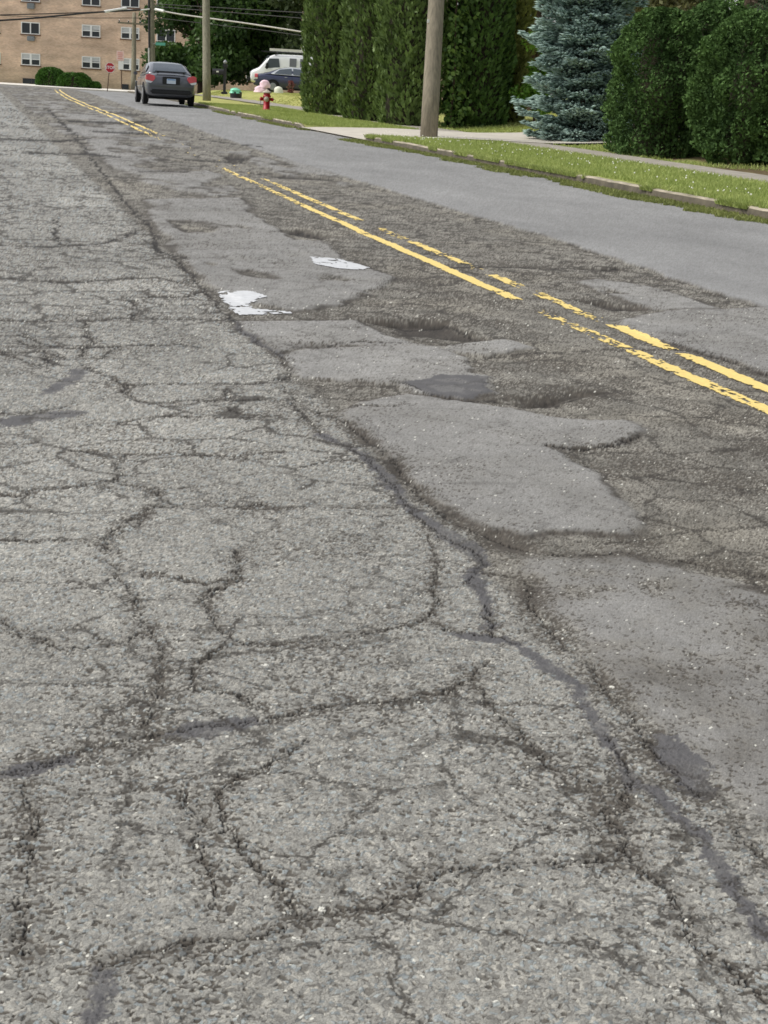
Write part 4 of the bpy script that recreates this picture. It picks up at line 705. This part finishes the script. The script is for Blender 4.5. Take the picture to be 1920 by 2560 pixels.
# street name sign
def facing(p): return math.atan2(RIGHT[1], RIGHT[0])
sg = at(401, 110, 91.6); t_ = empty('street_sign', sg, RZ, 'small teal street name sign fixed to the cable pole', 'sign'); MB().box((0, 0, 0), (.6, .02, .17), bev=.01).build('blade', mat('teal_sign', L(92, 170, 152), .5, .04), t_); MB().box((-.36, 0, 0), (.14, .05, .05)).build('bracket', mat('galvanised_steel', L(150, 152, 152), .45, .1, 8, metal=.7), t_)
steel = bpy.data.materials['galvanised_steel']; rust = mat('rusty_post', L(92, 72, 58), .85, .25, 9)
def text_mesh(txt, size, m, parent, loc, name='lettering'):
    c = bpy.data.curves.new(name, 'FONT'); c.body = txt; c.size = size; c.align_x = 'CENTER'; c.align_y = 'CENTER'; c.extrude = .003; c.offset = size*.025
    o = bpy.data.objects.new('tmp_text', c); COL.objects.link(o); dg = bpy.context.evaluated_depsgraph_get(); me = bpy.data.meshes.new_from_object(o.evaluated_get(dg)); bpy.data.objects.remove(o)
    me.materials.append(m); t = bpy.data.objects.new(name, me); COL.objects.link(t); t.parent = parent; t.rotation_euler = (math.pi/2, 0, 0); t.location = loc; return t
b = at(268, 228, 119); b[2] = min(b[2], float(zprof(118))+.12); S = 119/PF; st = empty('stop_sign', b, RZ, 'red octagonal stop sign on thin dark post at the end of the street', 'sign')
hz = (228-171)*S; lean = 7*S; R8 = 24*S/2/math.cos(math.pi/8)
MB().tube([(0, 0, -.15), (lean*.55, 0, hz*.7), (lean, 0, hz+.3)], .035, 8).build('post', rust, st)
oct_ = [(lean+R8*math.cos(math.pi/8+k*math.pi/4), hz+R8*math.sin(math.pi/8+k*math.pi/4)) for k in range(8)]; oi = [(lean+R8*.91*math.cos(math.pi/8+k*math.pi/4), hz+R8*.91*math.sin(math.pi/8+k*math.pi/4)) for k in range(8)]
MB().prism(oct_, 1, -.062, -.040).build('border', frame_m, st); red = mat('sign_red', L(188, 26, 44), .5, .04); MB().prism(oi, 1, -.068, -.0625).build('sign_face', red, st); text_mesh('STOP', .31, frame_m, st, (lean, -.07, hz))
b = base(305, 95); b = at(304, 216, 95); S = 95/PF; ns = empty('parking_sign', b, RZ, 'two stacked white and pinkish sign plates on a rusty post beside the stop sign', 'sign')
MB().tube([(0, 0, -.1), (-2*S, 0, 86*S)], .035, 8).build('post', rust, ns)
def plate(u0, u1, v0, v1, m): MB().box((((u0+u1)/2-304)*S, -.05, (216-(v0+v1)/2)*S), ((u1-u0)*S, .02, (v1-v0)*S), bev=.012).build('sign_plate', m, ns)
plate(291, 309.5, 131, 154.5, mat('faded_pink_sign', L(238, 206, 196), .5, .06, 5)); plate(295.5, 308.5, 155.5, 176, mat('white_sign', L(240, 240, 236), .5, .03)); pk = mat('faded_red_print', L(224, 150, 140), .6)
for k, (a, ww) in enumerate(((136, 12), (140.5, 13), (145, 10), (149.5, 12))): MB().box((-3.8*S, -.063, (216-a)*S), (ww*S, .004, 2.2*S)).build('printing', pk, ns)
# black mailbox post with lantern
b = base(559, 76); b[2] = at(559, 235, 76)[2]; S = 76/PF; blk = mat('black_iron', L(34, 34, 38), .5, .1); mp_ = empty('mailbox_post', b, RZ, 'black mailbox on an ornate black post with a pale finial', 'mailbox')
m_ = MB(); m_.box((0, 0, .06), (.3, .3, .12), bev=.02).box((0, 0, 35*S), (.13, .13, 62*S), bev=.01).box((0, 0, 68*S), (.22, .22, 8*S), bev=.02); m_.build('post', blk, mp_); MB().lathe([(.05, 0), (.09, .05), (.1, .1), (.05, .17), (.01, .2)], 12, (0, 0, 72*S)).build('finial', mat('pale_finial', L(150, 152, 156), .4), mp_)
m_ = MB(); m_.prism([(-.09, 0), (.09, 0), (.09, .13), (.06, .2), (0, .23), (-.06, .2), (-.09, .13)], 0, -.62, -.05); o = m_.build('mailbox', blk, mp_); o.location = (0, 0, 48*S)
m_ = MB(); m_.box((-.36, 0, 47*S), (.56, .05, .05)); m_.box((-.3, 0, 45*S), (.05, .04, .12)); m_.build('bracket', blk, mp_); m_ = MB(); m_.box((-.36, -.096, 48*S+.1), (.12, .008, .07)); m_.build('number_plate', frame_m, mp_)

# ------------------------------------------------------------------ hydrant and things on the lawn
b = at(666, 274, 52); b[2] = float(lawn_z(b[0], b[1]))-.01; hy = empty('fire_hydrant', b, RZ, 'red fire hydrant with pale cap on the verge in front of the lawn', 'fire hydrant'); hy.scale = (1.08, 1.08, 1.06); rp = mat('hydrant_red', L(172, 24, 40), .45, .12, 12); gp_ = mat('hydrant_cap_grey', L(178, 170, 156), .6, .1, 14)
MB().lathe([(.14, 0), (.15, .02), (.15, .05), (.105, .06), (.10, .40), (.10, .42), (.135, .43), (.135, .46), (.11, .47), (.105, .54), (.11, .55)], 20).build('barrel', rp, hy, True)
MB().lathe([(.15, .55), (.155, .565), (.15, .585), (.09, .615), (.05, .63), (.03, .635), (.03, .67), (.02, .67)], 20).build('bonnet', gp_, hy, True)
for sx, sy, rr in ((-1, 0, .055), (1, 0, .05), (0, -1, .07)):
    m_ = MB(); d = np.array([sx, sy, 0.]); m_.tube([d*.09+np.array([0, 0, .36]), d*.17+np.array([0, 0, .36]), d*.171+np.array([0, 0, .36]), d*.21+np.array([0, 0, .36])], [rr, rr, rr*1.2, rr*1.1], 12); no = m_.build('nozzle', rp if sy == 0 else gp_, hy, True); m_ = MB(); m_.box(d*.225+np.array([0, 0, .36]), (.035, .035, .035)); m_.build('nozzle_nut', gp_, no)
m_ = MB(); m_.tube([(-.2, -.02, .34), (-.2, -.05, .2), (-.14, -.04, .1)], .012, 6); m_.build('chain', steel, hy)
def lump(name, u, v, D, dims, m, label, cat, seed, amp=.25, lobes=None, group=None):
    b = at(u, v, D); b[2] = float(lawn_z(b[0], b[1])); V = []; F = []; n, k = 28, 14
    for j in range(k+1):
        ph_ = math.pi/2*j/k
        for i in range(n):
            q = 2*math.pi*i/n; rr = 1+amp*(float(vn(q*1.9 if q < math.pi else (2*math.pi-q)*1.9, ph_*3, seed))-.5)*2; V.append((dims[0]*rr*math.cos(q)*math.cos(ph_)**.7, dims[1]*rr*math.sin(q)*math.cos(ph_)**.7, dims[2]*math.sin(ph_)*(1+amp*.5*(float(vn(q*3, ph_*4, seed+1))-.5))-.02))
    for j in range(k):
        for i in range(n): i2 = (i+1) % n; F.append((j*n+i, j*n+i2, (j+1)*n+i2, (j+1)*n+i))
    o = mk(name, V, F, m, smooth=True, loc=b); o.rotation_euler = (0, 0, RZ); return tag(o, label, cat, group) if label else o
bk = empty('waste_bin', (0, 0, 0), 0, 'squat black tub with a mint green bag heaped on top beside the mailbox', 'bin'); b = at(590, 233, 78); b[2] = float(lawn_z(b[0], b[1])); bk.location = b; bk.rotation_euler = (0, 0, RZ)
MB().lathe([(.26, 0), (.3, .06), (.31, .3), (.29, .32)], 18).build('tub', blk, bk); o = lump('bag', 590, 233, 78, (.27, .27, .26), mat('mint_plastic', L(120, 206, 172), .4, .12, 8), None, None, 5, .35); o.parent = bk; o.location = (-.02, -.04, .27); o.rotation_euler = (0, 0, 0)
pink = mat('pink_plastic', L(236, 202, 214), .5, .08, 5)
pb = empty('pink_ornament', (0, 0, 0), 0, 'soft pink two lobed yard ornament behind the fire hydrant', 'ornament'); b = at(657, 227, 80); print('PINK', b, lawn_z(b[0], b[1])); b[2] = float(lawn_z(b[0], b[1])); pb.location = b; pb.rotation_euler = (0, 0, RZ)
for dx, dz, dm in ((-.08, 0, (.38, .28, .34)), (.1, .24, (.29, .24, .40))): o = lump('lobe', 657, 228, 80, dm, pink, None, None, 9, .12); o.parent = pb; o.location = (dx, 0, dz); o.rotation_euler = (0, 0, 0)
lump('garden_boulder', 696, 231, 80, (.25, .22, .34), mat('white_rock', L(232, 232, 214), .8, .06, 6), 'rounded white boulder on the lawn in front of the dark sedan', 'rock', 14, .1)
pl = base(722, 82); red_l = leaf_mat('red_leaf', L(70, 72, 44), L(150, 84, 84), .5, .3); tree('red_shrub', pl, .6, .3, .18, .02, red_l, 'small reddish shrub on the lawn beside the white boulder', 'shrub', None, 420, .1, 73, 9, .1)

# ------------------------------------------------------------------ vehicles
glass = mat('car_glass', L(96, 104, 112), .08, .1, 1, spec=.8, metal=.45); tyre = mat('tyre_rubber', L(28, 28, 30), .85, .15, 20); rim = mat('wheel_rim', L(150, 152, 156), .35, .1, 5, metal=.6); blackp = mat('black_plastic', L(26, 27, 30), .55, .1, 8); chrome = mat('bright_trim', L(225, 228, 232), .2, .02, 2, metal=.5); dark = mat('undercarriage', L(18, 18, 19), .95, .1, 5)
plate_m = mat('number_plate', L(206, 218, 232), .5, .04); redlamp = mat('tail_lamp', L(214, 84, 96), .3, .12, 6, coat=.6); whitelamp = mat('lamp_lens', L(224, 226, 230), .25, .05, 5, coat=.6)
def loft(name, secs, m, parent, sub=2, cap=True):
    n = len(secs[0]); V = [p for s in secs for p in s]; F = [(j*n+i, j*n+(i+1) % n, (j+1)*n+(i+1) % n, (j+1)*n+i) for j in range(len(secs)-1) for i in range(n)]
    if cap: F += [tuple(reversed(range(n))), tuple(range((len(secs)-1)*n, len(secs)*n))]
    mb = MB(); mb.add(V, F); o = mb.build(name, m, parent, True)
    if sub: md = o.modifiers.new('smooth', 'SUBSURF'); md.levels = sub; md.render_levels = sub
    return o
def wheel(parent, x, y, r=.32, wd=.2):
    s = 1 if x > 0 else -1; w_ = MB(); w_.tube([(x-s*wd, y, r), (x-s*wd*.93, y, r), (x-s*.02, y, r), (x, y, r)], [r*.93, r, r, r*.9], 24); wo = w_.build('wheel', tyre, parent); k = MB(); k.tube([(x-s*.02, y, r), (x+s*.008, y, r), (x+s*.014, y, r)], [r*.64, r*.64, r*.55], 20); ro = k.build('rim', rim, wo)
    for a in range(5): pass
def sedan(root, body, Lh=2.25, W=.875, deck=1.03, roof=1.44, fast=False, tl=None, chromed=False):
    def sec(y, zb, zt, w_): return [(-w_*.86, y, zb), (0, y, zb-.0), (w_*.86, y, zb), (w_*.97, y, zb+.12), (w_, y, zb+(zt-zb)*.5), (w_*.985, y, zt-.17), (w_*.93, y, zt-.03), (w_*.6, y, zt+.015), (0, y, zt+.03), (-w_*.6, y, zt+.015), (-w_*.93, y, zt-.03), (-w_*.985, y, zt-.17), (-w_, y, zb+(zt-zb)*.5), (-w_*.97, y, zb+.12)]
    st_ = [(-Lh, .36, deck-.22, W*.84), (-Lh+.05, .27, deck-.07, W*.93), (-Lh+.28, .22, deck+.01, W*.985), (-Lh+.9, .2, deck+.0, W), (-.4, .19, .97, W), (.9, .19, .95, W), (1.35, .2, .93, W*.99), (1.8, .22, .83, W*.96), (Lh-.1, .25, .72, W*.88), (Lh, .34, .6, W*.74)]
    b = loft('body', [sec(*s) for s in st_], body, root)
    # greenhouse: roof shell with pillars
    gy = [(-Lh+.48, deck-.02, .66*W/.875, deck-.0), (-1.45, deck+.17, .62, deck), (-1.0, roof-.07, .60, deck), (-.55, roof, .59, deck), (.0, roof+.012, .6, .98), (.45, roof-.03, .6, .96), (.95, 1.2, .64, .95), (1.32, .97, .70, .94)]
    if fast: gy[0] = (-Lh+.3, deck-.01, .64, deck); gy[1] = (-1.5, deck+.13, .62, deck)
    def gs(y, zt, wt, zb): wb_ = W*.93; return [(-wb_, y, zb-.06), (0, y, zb-.08), (wb_, y, zb-.06), (wb_-.02, y, zb+.0), (wb_+(wt-wb_)*.55, y, zb+(zt-zb)*.55), (wt+.02, y, zt-.035*(zt > zb+.05)), (wt*.82, y, zt-.004), (0, y, zt+.014), (-wt*.82, y, zt-.004), (-wt-.02, y, zt-.035*(zt > zb+.05)), (-wb_-(wt-wb_)*.55, y, zb+(zt-zb)*.55), (-wb_+.02, y, zb)]
    g = loft('cabin', [gs(*s) for s in gy], body, root, 1)
    ys = [s[0] for s in gy]; zt_ = lambda y: float(np.interp(y, ys, [s[1] for s in gy])); wt_ = lambda y: float(np.interp(y, ys, [s[2] for s in gy])); zb_ = lambda y: float(np.interp(y, ys, [s[3] for s in gy]))
    def glasspan(name, y0, y1, k0, k1, off=.012):       # glass across the car (rear or front screen)
        V = []; N = 8
        for j in range(N+1):
            y = y0+(y1-y0)*j/N; hw = wt_(y)*(k0+(k1-k0)*j/N)
            for i in range(9): a = -1+2*i/8; V.append((hw*a, y, zt_(y)+off+.012*(1-a*a)))
        F = [(j*9+i, j*9+i+1, (j+1)*9+i+1, (j+1)*9+i) for j in range(N) for i in range(8)]; mk(name, V, F, glass, root, smooth=True)
    glasspan('rear_window', gy[0][0]+.12, -.98, .93, .86); glasspan('windscreen', .5, 1.24, .86, .93)
    def sidepan(name, poly, m, s, off):
        V = []
        for y, t in poly: zb = zb_(y)+.02; zt = zt_(y)-.06; z = zb+(zt-zb)*t; wb_ = W*.93; f = (z-zb_(y))/max(.05, zt_(y)-zb_(y)); x = wb_-.02+(wt_(y)+.02-wb_+.02)*f; V.append((s*(x+off), y, z))
        c = np.mean(V, 0); V.append(c); n = len(poly); mk(name, V, [(i, (i+1) % n, n) for i in range(n)], m, root)
    for s in (-1, 1):
        if chromed: sidepan('window_trim', [(-1.42, -.1), (-1.5, .25), (-1.05, 1.12), (-.4, 1.16), (.3, 1.16), (.8, .9), (1.15, .1), (1.1, -.12)], chrome, s, .014)
        sidepan('rear_side_window', [(-1.3, .12), (-1.0, .92), (-.32, .96), (-.3, .06)], glass, s, .03); sidepan('front_side_window', [(-.22, .06), (-.24, .96), (.3, .95), (.72, .78), (1.02, .1)], glass, s, .03)
        for y in (-1.35, 1.38): a = MB(); a.tube([(s*(W-.16), y, .33), (s*(W+.004), y, .33)], .385, 24); a.build('wheel_arch', dark, root); wheel(root, s*(W+.012), y)
        mr_ = MB(); mr_.box((s*(W+.07), .85, 1.0), (.16, .09, .11), bev=.03); mr_.build('side_mirror', body, root)
        for y in (-.62, .35): h_ = MB(); h_.box((s*(W+.008), y, .86), (.03, .16, .025), bev=.008); h_.build('door_handle', chrome if chromed else body, root)
        dl = MB(); dl.box((s*(W+.002), -.27, .58), (.006, .012, .62)); dl.build('door_seam', dark, root)
    u_ = MB(); u_.box((0, 0, .22), (W*1.7, Lh*1.7, .12)); u_.build('undercarriage', dark, root)
    # rear
    for s in (-1, 1):
        l = MB(); l.prism([(s*.86*W, deck-.02), (s*.98*W, deck-.06), (s*.99*W, deck-.22), (s*.72*W, deck-.27), (s*.62*W, deck-.16), (s*.66*W, deck-.07)], 1, -Lh-.012, -Lh+.16); l.build('tail_lamp', redlamp, root)
        l = MB(); l.prism([(s*.99*W, deck-.225), (s*.98*W, deck-.30), (s*.80*W, deck-.33), (s*.72*W, deck-.275)], 1, -Lh-.010, -Lh+.16); l.build('reverse_lamp', whitelamp, root)
        l = MB(); l.prism([(s*.95*W, .72), (s*.9*W, .56), (s*.58*W, .57), (s*.5*W, .66)], 1, Lh-.22, Lh-.05); l.build('headlight', whitelamp, root)
    p_ = MB(); p_.box((0, -Lh-.03, deck-.24), (.32, .02, .17), bev=.01); po = p_.build('number_plate', plate_m, root); p_ = MB(); p_.box((0, -Lh-.042, deck-.185), (.29, .006, .035)); p_.build('blue_band', mat('plate_blue', L(110, 150, 196), .5), po); p_ = MB(); p_.box((0, -Lh-.01, deck-.22), (.62, .04, .26), bev=.02); p_.build('plate_recess', blackp, root)
    bb = MB(); bb.box((0, -Lh-.01, .42), (W*1.62, .16, .16), bev=.05); bb.build('rear_bumper', blackp, root); bb = MB(); bb.box((0, -Lh+.0, .63), (W*1.74, .14, .06), bev=.02); bb.build('bumper_edge', body, root)
    bl = MB(); bl.box((0, gy[2][0]-.1, zt_(gy[2][0]-.1)+.0), (.06, .04, .03)); bl.build('brake_light', redlamp, root)
grey_paint = mat('grey_car_paint', L(92, 95, 103), .3, .04, 3, metal=.35, spec=.5, coat=.8); navy = mat('navy_car_paint', L(44, 50, 80), .28, .05, 3, metal=.2, spec=.5, coat=.8)
cp = at(420, 261, 61.5); cr_ = empty('parked_car', at(421, 259.5, 55)+np.array([0, 1.38, 0]), math.radians(-.6), 'dark grey saloon car parked at the kerb seen from behind', 'car'); sedan(cr_, grey_paint, 2.28, .905)
sp_ = MB(); sp_.box((0, -2.08, 1.115), (1.12, .16, .03), bev=.012); sp_.box((-.46, -2.06, 1.075), (.05, .1, .06)); sp_.box((.46, -2.06, 1.075), (.05, .1, .06)); sp_.build('spoiler', blackp, cr_)
nb = at(639, 226, 88)+RIGHT*2.4; nb[2] = float(lawn_z(nb[0], nb[1]))
cr2 = empty('parked_car', nb, RZ-math.pi/2, 'navy saloon car with bright window trim parked beside the white van', 'car'); sedan(cr2, navy, 2.4, .9, 1.0, 1.43, True, chromed=True)
# white work van, nose to the left
vw = mat('van_white', L(238, 239, 240), .4, .03, 2, coat=.4); vb_ = at(627, 200, 94)+RIGHT*2.45; vb_[2] = float(lawn_z(vb_[0], vb_[1]))+.14; van = empty('work_van', vb_, RZ+math.pi/2, 'white work van with roof rack and black mirror parked behind the navy saloon', 'van')
def vs(y, zb, zt, w_, wt): return [(-w_*.9, y, zb), (0, y, zb), (w_*.9, y, zb), (w_, y, zb+.15), (w_, y, zb+(zt-zb)*.5), (wt+(w_-wt)*.3, y, zt-.25*(zt-zb)), (wt, y, zt-.1), (wt*.75, y, zt), (0, y, zt+.03), (-wt*.75, y, zt), (-wt, y, zt-.1), (-wt-(w_-wt)*.3, y, zt-.25*(zt-zb)), (-w_, y, zb+(zt-zb)*.5), (-w_, y, zb+.15)]
loft('body', [vs(*s) for s in ((-3.3, .4, 2.02, .92, .84), (-3.2, .34, 2.1, .98, .88), (-1, .34, 2.13, 1.0, .88), (.6, .34, 2.11, 1.0, .88), (1.3, .34, 2.08, 1.0, .84), (1.72, .34, 1.55, 1.0, .9), (1.92, .36, 1.26, .98, .92), (2.36, .38, 1.12, .96, .9), (2.45, .45, .98, .9, .85))], vw, van, 2)
for s in (-1, 1):
    for y0, y1 in ((-.97, -.6), (-.38, .04), (-1.7, -1.25)):
        m_ = MB(); m_.box((s*.945, (y0+y1)/2, 1.66), (.05, y1-y0, .5), bev=.01); m_.build('cargo_window', mat('grey_glass', L(122, 124, 134), .15, .1, 1.5) if 'grey_glass' not in bpy.data.materials else bpy.data.materials['grey_glass'], van)
    m_ = MB(); m_.prism([(1.55, 1.28), (1.28, 1.84), (.7, 1.86), (.6, 1.26)], 0, s*.955-.012, s*.955+.012); m_.build('door_window', glass, van)
    m_ = MB(); m_.box((s*1.14, 1.4, 1.38), (.2, .14, .36), bev=.04).box((s*1.05, 1.42, 1.55), (.22, .05, .05)); m_.build('side_mirror', blackp, van)
    for y in (-2.1, 1.6): a = MB(); a.tube([(s*.8, y, .38), (s*1.006, y, .38)], .44, 24); a.build('wheel_arch', dark, van); wheel(van, s*1.01, y, .37)
    m_ = MB(); m_.box((s*.72, 2.4, .93), (.26, .1, .2), bev=.03); m_.build('headlight', whitelamp, van)
m_ = MB(); m_.prism([(1.33, 2.0), (1.7, 1.5), (1.76, 1.52), (1.39, 2.03)], 0, -.76, .76); m_.build('windscreen', glass, van)
m_ = MB(); m_.box((0, 2.5, .56), (1.9, .22, .26), bev=.05); m_.build('front_bumper', blackp, van); m_ = MB(); m_.box((0, 2.43, .9), (1.1, .06, .22), bev=.02); m_.build('grille', blackp, van)
m_ = MB()
for y in (-2.7, -.9, .9): m_.box((0, y, 2.22), (1.7, .05, .05)); m_.box((-.75, y, 2.13), (.05, .06, .2)); m_.box((.75, y, 2.13), (.05, .06, .2))
for x in (-.82, .82): m_.box((x, -.6, 2.25), (.05, 4.8, .05))
m_.build('roof_rack', blackp, van)
lp = MB()
for y in np.arange(-3.1, 1.7, .32): lp.tube([(-.2, y, 0), (.2, y, 0)], .018, 6, False)
for x in (-.2, .2): lp.box((x, -.65, 0), (.05, 5.1, .16), bev=.01)
ld = lp.build('extension_ladder', mat('white_fibreglass', L(236, 234, 224), .5, .03)); ld.location = vb_+RIGHT*.6-BACK*.55+np.array([0, 0, 2.36]); ld.rotation_euler = (0, 0, RZ+math.pi/2); tag(ld, 'white extension ladder lying along the roof rack of the van', 'ladder')
